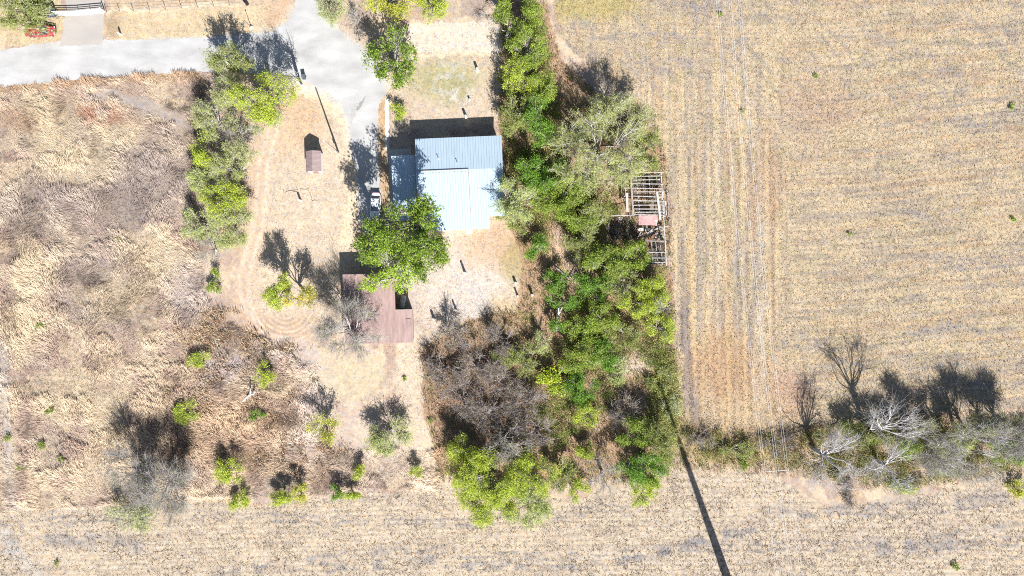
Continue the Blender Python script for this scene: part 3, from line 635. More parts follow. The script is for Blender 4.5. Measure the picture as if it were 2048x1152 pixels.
def plant(px, py, rx, ry, h, kind, name, label, cat='tree', group=None, lean=(0, 0), dens=1.0, low=None, bark=None, zr=None, twm=1.0):
    """crown seen at px,py with radii rx,ry (photo pixels); h total height"""
    global NT; NT += 1
    r = np.random.default_rng(1000 + NT); k = KIND[kind]
    rxm = rx / S; rym = ry / S
    vr = zr if zr else min(h * 0.42, 0.85 * max(rxm, rym)); hc = max(h - vr, h * 0.5)
    f = (HC - hc) / HC; rxm *= f * 1.06; rym *= f * 1.06
    c = G(px, py, hc)
    base = Vector((c.x + lean[0], c.y + lean[1], 0))
    root = empty(name, base); tag(root, label, cat, group)
    cx, cy = c.x - base.x, c.y - base.y
    Rm = max(rxm, rym)
    nl = int(np.clip(5 + Rm * 2.1, 5, 26))
    # lobes fill the whole disc of the crown, unevenly
    th = r.uniform(0, 2 * np.pi, nl); rd = np.sqrt(r.uniform(0.35 if kind == 'barewt' else 0.06, 1, nl))
    lr = r.uniform(0.24, 0.42, nl) if Rm > 1.2 else r.uniform(0.4, 0.6, nl)
    hz = np.sqrt(np.maximum(0, 1 - rd * rd)) * (r.random(nl) * 1.35 - 0.45)
    LC = np.stack([np.cos(th) * rd, np.sin(th) * rd, hz], -1) * (1 - 0.45 * lr)[:, None]
    wob = r.uniform(0.85, 1.15, nl)
    LCw = np.stack([LC[:, 0] * rxm * wob + cx, LC[:, 1] * rym * wob + cy, LC[:, 2] * vr + hc], -1)
    lrad = np.stack([lr * rxm, lr * rym, lr * max(vr, 0.4 * Rm)], -1)
    if kind in ('bare', 'barewt'): LCw[:, 2] += vr * 0.25 * (1 - rd * 0.8)
    # clumps on the shells of the lobes
    area = math.pi * rxm * rym; leafA = k['L'] * k['w'] * 0.5
    nleaf = int(area * k['lai'] * dens / leafA)
    nleaf = min(nleaf, 34000)
    cr = k['cr'] * min(1.0, 0.35 + Rm / 4)
    nc = int(np.clip(area / (cr * cr) * 1.6, 8, 520))
    li = r.integers(0, nl, nc)
    dd = r.normal(0, 1, (nc, 3)); dd[:, 2] += 0.35; dd /= np.linalg.norm(dd, axis=1, keepdims=True)
    CP = LCw[li] + dd * lrad[li] * r.uniform(0.45, 1.08, nc)[:, None]
    CP[:, 2] = np.maximum(CP[:, 2], 0.12 + 0.1 * r.random(nc))
    # --- wood
    r0 = 0.022 * h + 0.02 * Rm + 0.02
    zf = (hc - vr * 0.9) if not low else 0.15 * h
    zf = max(zf, 0.12 * h)
    if kind == 'barewt': zf = max(zf, 0.55 * hc)
    fork = np.array([cx * 0.35 + r.normal(0, .05) * h, cy * 0.35 + r.normal(0, .05) * h, zf])
    b0 = np.array([[0., 0, -0.05]])
    parts = []
    P = curve(b0, fork[None], 5, 0.04, r); parts.append(tubes(P, np.linspace(r0 * 1.25, r0, 5)[None], 7))
    bend = 0.10 if kind not in ('bare', 'barewt', 'mesq') else 0.13
    if kind in ('bare', 'barewt'): r0 *= 0.62; bend = 0.08
    if kind in ('mesq', 'pale'): r0 *= 0.6
    P1 = curve(np.repeat(fork[None], nl, 0), LCw, 7, bend, r, up=0.06)
    fr = np.linspace(1, 0.26, 7)
    parts.append(tubes(P1, (r.uniform(0.4, 0.62, nl) * r0)[:, None] * fr[None], 5))
    # clump branches start along their limb
    ts = r.uniform(0.45, 1.0, nc) * 6; i0 = np.floor(ts).astype(int).clip(0, 5); ft = ts - i0
    st = P1[li, i0] * (1 - ft)[:, None] + P1[li, i0 + 1] * ft[:, None]
    P2 = curve(st, CP, 5, 0.09, r)
    rb = max(0.10 * r0, k['tr'] * 1.3)
    parts.append(tubes(P2, np.linspace(rb * 1.5, rb * 0.6, 5)[None] * np.ones((nc, 1)), 3))
    V, F = joinmesh(parts); bk = M_bark[bark or k['bark']]
    npmesh('trunk', V, F, bk, parent=root, smoothf=True)
    ntw = int(nc * k['tw']);
    twp = None
    ntw = int(ntw * twm)
    if k['tw'] > 1 and ntw > 120:
        ti = r.integers(0, nc, ntw); tt = r.uniform(0.35, 1.0, ntw) * 4; j0 = np.floor(tt).astype(int).clip(0, 3); ff = tt - j0
        s2 = P2[ti, j0] * (1 - ff)[:, None] + P2[ti, j0 + 1] * ff[:, None]
        ax0 = P2[ti, 4] - P2[ti, 0]; ax0 /= np.linalg.norm(ax0, axis=1, keepdims=True) + 1e-9
        e2 = s2 + (ax0 * 0.8 + r.normal(0, 0.62, (ntw, 3))) * (cr * r.uniform(0.6, 1.6, ntw))[:, None]
        e2[:, 2] = np.maximum(e2[:, 2], 0.05)
        twp = tubes(curve(s2, e2, 3, 0.10, r), np.array([[1.0, 0.75, 0.4]]) * k['tr'] * np.ones((ntw, 1)), 3)
    if kind in ('bare', 'barewt') :
        if twp is not None: npmesh('twigs', twp[0], twp[1], bk, parent=root)
        pass
    elif twp is not None:
        npmesh('twigs', twp[0], twp[1], bk, parent=root)
    if nleaf > 8:
        ci = r.integers(0, nc, nleaf)
        Q = CP[ci] + r.normal(0, 1, (nleaf, 3)) * cr * np.array([0.52, 0.52, 0.36])
        if kind in ('mesq', 'pale', 'bare', 'olive', 'brush') and twp is not None:
            sel = r.random(nleaf) < 0.6; tj = r.integers(0, ntw, nleaf); tm = r.uniform(0.2, 1.05, nleaf)[:, None]
            Q = np.where(sel[:, None], s2[tj] * (1 - tm) + e2[tj] * tm + r.normal(0, 0.05, (nleaf, 3)), Q)
        Q[:, 2] = np.maximum(Q[:, 2], 0.08)
        LEAFK = np.array([1.75, 1.72, 1.35])
        nrm = r.normal(0, 0.65, (nleaf, 3)); nrm[:, 2] += 0.8; nrm /= np.linalg.norm(nrm, axis=1, keepdims=True)
        a = r.normal(0, 1, (nleaf, 3)); a -= nrm * (a * nrm).sum(1, keepdims=True); a /= np.linalg.norm(a, axis=1, keepdims=True)
        b = np.cross(nrm, a)
        LL = (k['L'] * r.uniform(0.65, 1.25, nleaf))[:, None]; WW = (k['w'] * r.uniform(0.65, 1.25, nleaf))[:, None]
        LV = np.stack([Q - a * LL * 0.5, Q + b * WW * 0.5 + a * LL * .05, Q + a * LL * 0.5, Q - b * WW * 0.5 + a * LL * .05], 1).reshape(-1, 3)
        LF_ = np.arange(nleaf * 4).reshape(-1, 4)
        pal = np.array(k['pal']); npal = len(pal)
        # whole boughs differ in tone, then clumps, then leaves
        lw = r.random((nl, npal)) ** 2; cw = lw[li] + 0.8 * r.random((nc, npal)) ** 2; cw /= cw.sum(1, keepdims=True)
        ccol = cw @ pal * r.uniform(0.85, 1.15, (nc, 1))
        pick = pal[r.integers(0, npal, nleaf)]
        lc = (0.65 * ccol[ci] + 0.35 * pick) * r.uniform(0.75, 1.28, (nleaf, 1)) * LEAFK
        npmesh('crown' if cat == 'tree' else 'foliage', LV, LF_, M_leaf, parent=root, colv=np.repeat(lc, 4, 0))
    return root

exec_plants = []
def T(*a, **k): exec_plants.append((a, k))
# --- top edge
T(42,26,78,50,7,'olive','tree','wide olive-green tree hanging over the wrecked red car', zr=2.6)
T(30,-20,60,40,8,'oak','tree','dark green tree at the top left corner behind the red car')
T(672,10,36,36,6,'mesq','tree','wispy grey-green tree overhanging the road where it leaves the top of the photo')
T(775,-6,66,42,5,'yellow','tree','broad bright yellow-green tree cut by the top edge, left of the rounded lime one')
T(865,5,29,36,5,'lime','tree','small rounded lime-green tree at the top edge beside the dirt lane')
T(716,44,20,24,2.2,'bare','shrub','leafless grey shrub in the shade right of the road mouth','shrub')
T(782,122,50,54,8.6,'pecan','tree','glossy dark and yellow-green tree alone between the road and the north yard', dens=.9)
T(793,222,17,20,2.2,'lime','shrub','small yellow-green shrub beside the concrete walk north of the house','shrub')
T(1004,22,18,32,6,'oak','tree','narrow dark tree at the top left end of the green belt east of the lane')
T(975,35,16,12,1.5,'bare','shrub','flat grey brush heap at the end of the dirt lane','shrub')
# --- hedge west of the loop track
T(455,130,46,38,8.5,'olive','tree','olive tree at the road edge, northernmost of the hedge west of the loop track', group='trees of the hedge west of the loop track')
T(450,182,40,34,6,'mesq','tree','thin grey-twigged tree just south of the olive one at the road edge', group='trees of the hedge west of the loop track')
T(530,192,62,52,10,'lime','tree','full yellow-green tree spreading towards the grassy point by the road', group='trees of the hedge west of the loop track', dens=1.1)
T(578,146,24,32,9,'barewt','tree','bleached bare snag beside the road at the tip of the grassy point')
T(530,245,44,24,4.5,'pale','tree','low pale yellow-green tree skirting the full yellow-green one on its south', group='trees of the hedge west of the loop track')
T(430,238,42,36,6,'mesq','tree','brown-green wispy tree west of the pale skirting one', group='trees of the hedge west of the loop track')
T(476,270,30,28,5,'bare','tree','bare silver-grey crown in the middle of the western hedge')
T(415,305,32,38,6,'lime','tree','small yellow-green tree on the field side of the western hedge', group='trees of the hedge west of the loop track')
T(470,335,44,48,6.5,'mesq','tree','feathery sage-green tree bulging onto the loop track', group='trees of the hedge west of the loop track', dens=1.3)
T(412,360,32,34,5,'pale','tree','low pale tree below the feathery sage-green one on the field side', group='trees of the hedge west of the loop track', dens=2)
T(445,402,52,42,6.5,'lime','tree','yellow-green tree third from the south end of the western hedge', group='trees of the hedge west of the loop track')
T(400,450,36,36,4.5,'pale','tree','pale green tree at the hedge edge facing the left field, near its south end', group='trees of the hedge west of the loop track', dens=1.3)
T(458,458,46,44,6,'mesq','tree','grey-green tree at the south end of the hedge beside the loop track', group='trees of the hedge west of the loop track', dens=1.3)
T(422,500,32,30,4,'bare','tree','bare grey bush closing the south end of the western hedge')
T(430,562,16,22,1.8,'oak','shrub','small dark green shrub in the weeds beside the loop track','shrub')
# --- yard
T(560,590,30,38,8.5,'lime','tree','slim green tree inside the loop track, left of the one turning orange')
T(596,592,30,34,7,'autumn','tree','tree with orange and yellow leaves inside the loop track')
T(698,668,68,58,9.5,'bare','tree','bare wide-branched tree overhanging the southwest corner of the brown barn', dens=3, twm=2.6)
T(822,452,64,58,16.5,'pecan','tree','huge glossy dark green tree over the driveway and the carport', dens=1.0)
T(744,478,40,44,14,'pecan','tree','dark green tree closing the south end of the driveway, west of the huge one')
T(768,535,72,52,10,'pecanlt','tree','large light green tree overhanging the brown barn', lean=(3.0, -2.0))
T(846,500,44,54,10.5,'pecan','tree','green tree filling the corner between carport, house and barn')
T(882,506,20,32,4,'olive','tree','little olive-green sapling beside the large trees south of the house')
# --- belt east of the house
B='trees of the belt east of the house'
T(1048,36,38,38,7.5,'oak','tree','dark green tree at the top of the belt east of the dirt lane', group=B)
T(1055,92,44,42,8.5,'oak','tree','second green tree down the belt, with a dead spray of twigs', group=B)
T(1014,62,14,26,6.5,'barewt','tree','dead bleached branches on the lane side of the belt')
T(1048,148,44,36,8,'lime','tree','yellow-green tree on the north yard side of the belt', group=B)
T(1088,178,32,36,8,'oak','tree','darker tree on the field side of the belt opposite the north yard', group=B)
T(1034,228,38,46,7.5,'olive','tree','olive tree touching the northeast corner of the house', group=B)
T(1082,232,36,52,9,'bright','tree','vivid grass-green tree, brightest in the belt beside the house', group=B)
T(1208,292,104,84,12,'mesq','tree','huge feathery grey-green tree with pale limbs at the field edge', dens=2.2)
T(1235,235,62,44,8,'mesq','tree','grey-green feathery tree north of the huge one at the field edge')
T(1290,300,36,40,7,'olive','tree','green tree leaning over the north end of the roofless timber frame')
T(1082,338,44,42,7.5,'bright','tree','bright green tree east of the house between the shadows', group=B)
T(1030,400,44,44,9,'pale','tree','pale fluffy tree at the southeast corner of the house', group=B, dens=1.6)
T(1030,440,34,28,4.5,'olive','tree','small olive tree south of the pale fluffy one', group=B)
T(1090,392,34,32,6.5,'oak','tree','dark tree filling the gap east of the pale fluffy one', group=B)
T(1130,385,36,36,7,'oak','tree','dark green tree west of the huge feathery one, in the middle of the belt', group=B)
T(1150,428,38,34,6.5,'oak','tree','dark green tree at the head of the straw-floored clearing', group=B)
T(1182,436,34,32,6,'olive','tree','olive tree south of the huge feathery tree', group=B)
C_='trees of the thicket'
T(1162,482,34,38,5.5,'olive','tree','grey-olive tree on the east bank of the straw-floored clearing', group=C_)
T(1202,528,44,34,6,'oak','tree','green tree southwest of the dark mottled slab', group=C_)
T(1236,522,34,28,6,'oak','tree','green tree directly south of the dark mottled slab', group=C_)
T(1272,512,26,30,5,'oak','tree','green tree grown through the lower part of the timber frame', group=C_)
T(1186,575,38,32,5,'bright','tree','bright green tree in the middle of the thicket, west of the dark gap', group=C_)
T(1246,566,42,32,6,'olive','tree','olive tree north of the lime one at the field edge', group=C_)
T(1305,584,38,38,6.5,'lime','tree','lime-green tree bulging over the field edge below the timber frame', group=C_, dens=1.1)
T(1268,612,32,26,5,'lime','tree','low lime tree on the thicket side of the bulging one', group=C_)
T(1328,612,20,22,5,'bare','tree','silver bare twiggy tree at the field edge below the timber frame')
T(1318,658,30,32,4.5,'lime','tree','rounded yellow-green tree at the field edge, south of the silver twigs', group=C_)
T(1078,498,25,28,4,'bright','tree','small vivid green tree on the west side of the clearing', group=C_)
T(1106,562,26,26,4,'bright','tree','small vivid green tree at the foot of the clearing', group=C_)
T(1128,602,30,18,4.5,'bright','tree','flat-topped small tree above a white forked trunk', group=C_)
T(1112,662,18,20,4,'bright','tree','small green tree in the dark shade south of the white forked trunk', group=C_)
T(1148,650,20,18,4.5,'oak','tree','small dark tree right of the white forked trunk', group=C_)
T(1086,682,16,20,3.5,'pale','shrub','pale green bush at the west side of the dark shade','shrub', dens=1.6)
T(1204,636,38,32,5,'oak','tree','green tree in the heart of the thicket', group=C_)
T(1170,668,26,24,4.5,'oak','tree','dark green tree southwest of the heart of the thicket', group=C_)
T(1248,668,30,28,4,'olive','tree','olive tree west of the bare clearing near the field edge', group=C_)
T(1160,716,44,30,5,'oak','tree','dark green tree just above the yellow-flecked bush', group=C_)
T(1205,712,32,30,4.5,'bright','tree','bright green tree above and right of the yellow-flecked bush', group=C_)
T(1118,752,38,34,3.2,'broad','bush','dense broad-leaved bush flecked with bright yellow','bush', dens=1.2)
T(1168,782,32,36,4,'bright','tree','bright green tree right of the yellow-flecked bush', group=C_)
T(1175,828,26,26,3.5,'lime','tree','lime-green tree south of the yellow-flecked bush', group=C_)
T(1235,738,30,26,1.8,'pale','bush','pale grey-green low bush in the bare clearing','bush', dens=1.4)
T(1055,720,40,28,3,'olive','bush','olive bush west of the yellow-flecked one','bush')
T(1012,712,30,18,2.5,'lime','bush','yellowish low bush at the head of the brown brush','bush')
D_='leafless brown bushes'
for px, py, rx, ry, lb in [(905,668,38,30,'grey-brown leafless bush right of the barn end'), (890,735,42,36,'dense brown brush beside the footpath'), (950,735,42,34,'brown leafless bush at the upper middle of the brush patch'), (1000,765,42,34,'russet leafless bush in the middle of the brush patch'), (925,800,44,38,'dark leafless bush at the lower left of the brush patch'), (985,830,44,36,'brown leafless bush north of the big lime trees'), (1050,800,40,36,'brown leafless bush left of the yellow-flecked bush'), (1075,860,44,32,'reddish leafless bush above the gap between the lime trees'), (1240,820,32,40,'dark leafless bush left of the southeastern green trees'), (1005,675,34,34,'straw-brown leafless bush below the cut stumps')]:
    T(px,py,rx,ry,3.6,'brush','brush_bush',lb,'bush',group=D_)
# --- south edge of the thicket
E_='trees along the south edge of the thicket'
T(1272,868,36,34,6.5,'oak','tree','dark green tree in the shade at the southeast end of the thicket', group=E_)
T(1325,885,36,44,7,'olive','tree','green tree crossed by the tip of the long pylon shadow', group=E_)
T(1288,935,54,38,7,'bright','tree','bright green tree at the southeast point of the thicket', group=E_)
T(1290,975,36,30,5,'lime','tree','lime tree pointing onto the headland at the southeast corner', group=E_)
T(930,915,48,42,6.5,'lime','tree','yellow-green tree at the southwest corner of the thicket', group=E_)
T(985,958,66,54,8,'lime','tree','largest yellow-green tree on the south edge of the thicket', group=E_, dens=1.3)
T(935,978,46,38,5,'lime','tree','low yellow-green tree below the one at the southwest corner', group=E_)
T(1062,948,48,48,7,'lime','tree','lime tree right of the largest yellow-green one', group=E_)
T(1055,1012,52,38,5,'pale','tree','pale airy tree sticking out furthest over the headland', group=E_, dens=2.4)
T(988,1020,50,32,5,'lime','tree','yellow-green tree between the largest one and the headland', group=E_)
T(1012,890,46,36,7.5,'bare','tree','bare grey tree behind the largest yellow-green one', dens=2)
T(1122,945,26,34,5,'olive','tree','narrow olive tree in the dip of the south edge', group=E_)
T(1152,978,22,24,3.5,'lime','tree','small lime tree at the headland left of the silver bare one', group=E_)
T(1165,898,24,22,3.5,'lime','tree','small yellow-green tree in the gap above the silver bare one', group=E_)
T(1208,950,34,38,5.5,'bare','tree','silver bare tree between the lime trees of the south edge')
T(1320,760,26,30,1.6,'olive','bush','olive-yellow bush at the field edge','bush')
T(1338,815,20,32,1.6,'pale','bush','pale straw-green weeds bush under the tip of the pylon shadow','bush')
# --- lower left
T(400,722,23,18,1.6,'lime','shrub','flat lime shrub, the upper one of the lower left weeds','shrub')
T(527,745,20,26,2.4,'lime','shrub','tall lime shrub beside the dead white log','shrub')
T(372,824,26,24,1.8,'lime','shrub','round lime shrub beside the shadow of the big bare tree','shrub')
T(513,830,14,12,1.2,'bright','shrub','tiny vivid shrub below the dead white log','shrub')
T(650,852,34,32,5.5,'yellow','tree','sparse yellow tree alone in the grass south of the loop track', dens=.6)
T(778,868,44,46,4.5,'pale','tree','thin pale tree with crooked dark limbs left of the footpath', dens=1.3)
T(463,940,27,30,3.6,'lime','shrub','yellow-green shrub right of the big bare tree','shrub')
T(480,1003,26,22,2.6,'lime','shrub','lime shrub at the start of the headland row','shrub')
T(562,994,28,16,3.4,'lime','shrub','bright lime shrub, widest of the headland row','shrub', dens=1.2)
T(600,986,22,18,3.8,'yellow','shrub','yellow shrub standing against the widest of the headland row','shrub')
T(672,984,13,16,3,'bright','shrub','small green shrub at the left of the eastern headland pair','shrub')
T(700,986,24,14,3,'lime','shrub','low lime shrub at the right of the eastern headland pair','shrub')
T(716,946,16,16,2.6,'lime','shrub','round lime shrub above the eastern headland pair','shrub')
T(830,940,15,14,2.2,'lime','shrub','pale lime shrub beside the footpath end','shrub')
T(262,945,56,52,7.5,'bare','tree','bare purple-grey tree, left half of the big leafless pair', dens=4, twm=3.6)
T(335,975,58,60,9,'bare','tree','tall bare grey tree, right half of the big leafless pair', dens=4, twm=3.6)
T(268,1030,60,38,3.5,'pale','tree','pale ghostly green tree fading onto the headland below the big leafless pair', dens=.7)
T(205,785,0.1,0.1,.2,'lime','x','x') if False else None
NTW = 0
for px, py, rr, lb in [(235,478,8,'tiny bright shrub alone in the middle of the left field'), (80,656,13,'small green tuft beside the pale grass swirl'), (100,824,10,'small green tuft at the far left, middle one of the lower three'), (12,878,11,'green tuft at the left edge of the photo'), (84,890,11,'grey-green tuft near the left edge'), (45,936,12,'vivid green tuft near the left edge'), (112,1128,8,'green tuft on the pale headland at lower left'), (122,918,8,'smallest green tuft right of the vivid one'), (2024,215,8,'dark green weed at the upper right of the stubble field'), (1702,468,7,'dark green weed in the middle of the stubble field'), (2027,440,7,'dark green weed at the right edge of the stubble field'), (1633,153,6,'yellow-green weed in the upper stubble field'), (860,842,7,'blue-green weed on the footpath'), (810,757,6,'blue-green weed on the footpath nearer the barn'), (1440,30,6,'green weed under the power cables at the top'), (1485,222,6,'green weed in the stubble under the power cables'), (1912,1134,9,'green weed on the headland at lower right')]:
    T(px,py,rr*.85,rr*.7,0.6,'olive' if NTW % 3 == 0 else 'oak','weed',lb,'weed',dens=.8); NTW += 1
# --- hedge lower right
F_='trees of the hedge at lower right'
T(1662,918,56,66,10,'barewt','tree','white dead tree with radiating boughs nearest the power cables', group='white dead trees', lean=(-.5,.5))
T(1790,850,50,46,12,'barewt','tree','tall white dead tree reaching highest into the field', group='white dead trees', lean=(-1,-1.5))
T(1782,935,58,46,9,'barewt','tree','white dead tree spreading over the hedge, right of the radiating one', group='white dead trees')
T(1868,905,60,40,9,'bare','tree','thin grey bare tree in the middle of the right hedge', twm=2)
T(1952,878,52,38,9,'barewt','tree','pale bare tree with forked crown near the right edge', group='white dead trees')
T(2020,880,44,40,9.5,'bare','tree','grey bare tree at the right edge of the photo', twm=2)
T(1960,945,56,28,5,'bare','tree','low grey bare tree at the south side of the right hedge')
T(1702,858,26,24,3.5,'olive','tree','small olive tree behind the white dead tree nearest the cables', group=F_)
T(1750,868,38,28,6,'olive','tree','dark olive tree between the two white dead trees', group=F_)
T(1812,888,32,26,6.5,'oak','tree','dark green tree under the boughs of the tall white dead one', group=F_)
T(1846,872,46,32,8,'mesq','tree','olive tree at the field side of the hedge middle', group=F_, zr=3.4, twm=2.4, dens=.5)
T(1905,876,34,28,7,'lime','tree','yellow-green tree, the brightest of the right hedge', group=F_, zr=3.4, twm=2.4, dens=.5)
T(1900,922,40,24,3.5,'pale','tree','pale green tree at the south side of the right hedge', group=F_)
T(1962,866,50,32,8,'mesq','tree','olive tree behind the forked pale bare one', group=F_, zr=3.4, twm=2.4, dens=.5)
T(2010,905,42,26,4.5,'oak','tree','green tree low at the right edge of the hedge', group=F_)
T(2030,858,46,32,8,'mesq','tree','olive tree at the right edge, field side', group=F_, zr=3.4, twm=2.4, dens=.5)
T(1805,975,28,14,1.6,'lime','bush','green low bush where the hedge meets the headland','bush')
T(2034,980,26,18,1.8,'yellow','bush','yellow bush at the right edge on the headland','bush')
T(1700,988,20,26,1.2,'brush','bush','orange-brown weeds bush below the white dead trees','bush')
T(1465,898,42,16,1.5,'olive','bush','yellow-brown low bush left of the power cables','bush',dens=.8)
T(1400,872,30,20,1.5,'brush','bush','brown low bush at the corner of the stubble field','bush')
T(1560,888,34,18,1.5,'brush','bush','brown low bush beneath the power cables','bush')
T(1490,925,10,12,1.0,'oak','bush','small green bush on the headland left of the power cables','bush')

for a, k in exec_plants: plant(*a, **k)

# ------------------------------------------------------------------ leafy undergrowth, one mass nobody could count
def undergrowth(name, x0, x1, y0, y1, n, seed, dens, pal, label, zmax=1.6):
    r = np.random.default_rng(seed); u = r.uniform(x0, x1, n); v = r.uniform(y0, y1, n)
    k = r.random(n) < dens(u, v); u = u[k]; v = v[k]; m = len(u); per = 34
    zc = r.uniform(0.2, 1, m) * zmax * (0.4 + 0.9 * fbm(u / 12 + 5, v / 12, 2))
    C0 = np.stack([(u - 1024) / S, (576 - v) / S, zc], -1)
    Q = np.repeat(C0, per, 0) + r.normal(0, 1, (m * per, 3)) * np.array([.38, .38, .24]); Q[:, 2] = np.maximum(Q[:, 2], .06)
    M = m * per; nrm = r.normal(0, .6, (M, 3)); nrm[:, 2] += .8; nrm /= np.linalg.norm(nrm, axis=1, keepdims=True)
    a = r.normal(0, 1, (M, 3)); a -= nrm * (a * nrm).sum(1, keepdims=True); a /= np.linalg.norm(a, axis=1, keepdims=True); b = np.cross(nrm, a)
    LL = r.uniform(.14, .3, (M, 1)); WW = LL * r.uniform(.3, .6, (M, 1))
    V = np.stack([Q - a * LL * .5, Q + b * WW * .5, Q + a * LL * .5, Q - b * WW * .5], 1).reshape(-1, 3)
    pi_ = np.clip((fbm(u / 30 + 60, v / 30, 3) * (len(pal) + 2) - 1 + r.normal(0, .7, m)).astype(int), 0, len(pal) - 1)
    c = np.repeat(np.array(pal)[pi_] * r.uniform(.75, 1.25, (m, 1)), per, 0) * r.uniform(.7, 1.3, (M, 1))
    o = npmesh(name, V, np.arange(M * 4).reshape(-1, 4), M_leaf, colv=np.repeat(c, 4, 0)); tag(o, label, 'undergrowth', kind='stuff')
GP = [g1(.10,.16,.03), g1(.17,.25,.04), g1(.25,.30,.06), g1(.30,.26,.12), g1(.13,.20,.03), g1(.34,.26,.15)]
TH = [(1000,60),(1085,60),(1110,180),(1140,330),(1230,400),(1320,500),(1345,640),(1340,720),(1300,740),(1230,700),(1240,790),(1180,860),(1110,900),(1060,820),(1060,720),(1120,690),(1150,600),(1200,560),(1150,480),(1090,470),(1030,420),(1010,280)]
undergrowth('thicket_undergrowth', 990, 1360, 40, 920, 9500, 81, lambda u, v: ~pnpoly(u, v, [(1205,432),(1248,430),(1244,340),(1340,340),(1342,536),(1292,536),(1284,482),(1210,484)]) * pnpoly(u + 20 * (fbm(u / 20, v / 20, 2) - .5), v, TH) * smooth(.36, .52, fbm(u / 16 + 2, v / 16, 3)), GP, 'leafy green undergrowth filling the floor between the trees of the thicket')
HD = [(1360,850),(1560,870),(1750,835),(2110,830),(2110,925),(1900,950),(1800,975),(1560,940),(1380,925)]
undergrowth('hedge_undergrowth', 1350, 2110, 820, 980, 8000, 82, lambda u, v: pnpoly(u, v + 12 * (fbm(u / 15, v / 15, 2) - .5), HD) * (.25 + .75 * smooth(1580, 1700, u)) * smooth(.42, .58, fbm(u / 16 + 2, v / 16 + 7, 3)), [g1(.20,.19,.08), g1(.26,.27,.08), g1(.34,.27,.14), g1(.16,.20,.05), g1(.30,.30,.10)], 'mixed olive and straw undergrowth along the lower right hedge', 1.2)
undergrowth('edge_undergrowth', 1290, 1360, 700, 900, 1500, 83, lambda u, v: ell(u, v, 1330, 800, 28, 90) * smooth(.4, .5, fbm(u / 10, v / 10, 2)), [g1(.40,.40,.14), g1(.30,.34,.08), g1(.44,.40,.20)], 'yellowish low growth along the field edge beside the pylon shadow tip', .8)

# ------------------------------------------------------------------ house
def W(px, py, h): return G(px, py, h)
house = empty('house', G(920, 365)); tag(house, 'white-roofed house with raised south roof plane, in the centre of the farmyard', 'house')
house.rotation_euler = (0, 0, math.radians(2.4))
bpy.context.view_layer.update()
Hi = house.matrix_world.inverted()
def HL(px, py, h): return Hi @ W(px, py, h)
nw = HL(830, 278, 3.4); ne = HL(1003, 270.5, 3.4); rw = HL(832, 343, 4.3); re_ = HL(1006, 344, 4.25)
x0 = nw.x; x1 = ne.x; yN = nw.y; yR = rw.y
xs = HL(937, 343, 4.3).x; xse = HL(979, 458, 3.1).x; yS = HL(900, 460.5, 3.0).y; yE = HL(1000, 432, 3.2).y
def slope_s(y): return 4.3 + (y - yR) * (1.25 / (yR - yS))
m = MB(); m.slab([(x0, yN, 3.4), (x0, yR, 4.3), (x1, yR, 4.3), (x1, yN, 3.4)], 0.09)
roof = m.build('roof', M_roof, house)
m = MB()
m.slab([(x0, yR - .004, 4.42), (x0, yS, slope_s(yS) + .12), (xs, yS, slope_s(yS) + .12), (xs, yR - .004, 4.42)], 0.2)
m.build('roof', M_roof, house)['label'] = 'raised bright south plane of the roof'
m = MB()
m.slab([(xs + .004, yR - .004, 4.3), (xs + .004, yS, slope_s(yS)), (xse, yS, slope_s(yS)), (xse, yR - .004, 4.3)], 0.09)
m.slab([(xse + .004, yR - .004, 4.3), (xse + .004, yE, slope_s(yE)), (x1, yE, slope_s(yE)), (x1, yR - .004, 4.3)], 0.09)
m.build('roof', M_roof, house)
# trim between the planes
m = MB(); m.beam((xs + .03, yR - .1, 4.45), (xs + .03, yS + 2.8, slope_s(yS + 2.8) + .14), 0.07, 0.06); m.beam((x0, yR + .03, 4.40), (xs, yR + .03, 4.40), .08, .1)
m.build('flashing', M_greywood, house)
m = MB()
for i in range(12):
    x = x0 + 1.6 + i * 0.62; m.box(x, x + 0.12, yR - .5, yR - .36, 4.375, 4.45)
m.build('ridge_clips', M_steel, house)
# walls
t = 0.5
m = MB()
m.prism([(yN - t, 0), (yN - t, 3.3), (yR, 4.15), (yE + t, slope_s(yE + t) - .12), (yE + t, 0)], 'x', x0 + t, x1 - t)
m.build('wall', M_siding, house)
m = MB(); m.prism([(yE + t - .003, 0), (yE + t - .003, slope_s(yE + t) - .13), (yS + t, slope_s(yS + t) - .12), (yS + t, 0)], 'x', x0 + t, xse - t)
m.build('wall', M_siding, house)
def window(x, y, z, w, h, face):
    m = MB(); d = {'N': (0, 1), 'S': (0, -1), 'E': (1, 0), 'W': (-1, 0)}[face]
    def bx(mm, a, b, z0, z1, o0, o1):
        if d[0] == 0: ys = sorted([y + d[1] * o0, y + d[1] * o1]); mm.box(x + a, x + b, ys[0], ys[1], z0, z1)
        else: xs_ = sorted([x + d[0] * o0, x + d[0] * o1]); mm.box(xs_[0], xs_[1], y + a, y + b, z0, z1)
    bx(m, -w/2 - .07, w/2 + .07, z + h, z + h + .08, -.02, .05); bx(m, -w/2 - .07, w/2 + .07, z - .08, z, -.02, .07)
    bx(m, -w/2 - .07, -w/2, z, z + h, -.02, .05); bx(m, w/2, w/2 + .07, z, z + h, -.02, .05); bx(m, -w/2, w/2, z + h/2 - .02, z + h/2 + .02, -.02, .04)
    fr = m.build('window', M_white, house); g = MB(); bx(g, -w/2, w/2, z, z + h, -.03, .012); g.build('pane', M_glass, fr)
for xx in (0.2, 0.42, 0.78): window(x0 + (x1 - x0) * xx, yN - t, 1.0, 1.2, 1.2, 'N')
for xx in (0.25, 0.7): window(x0 + (xse - x0) * xx, yS + t, 1.0, 1.3, 1.2, 'S')
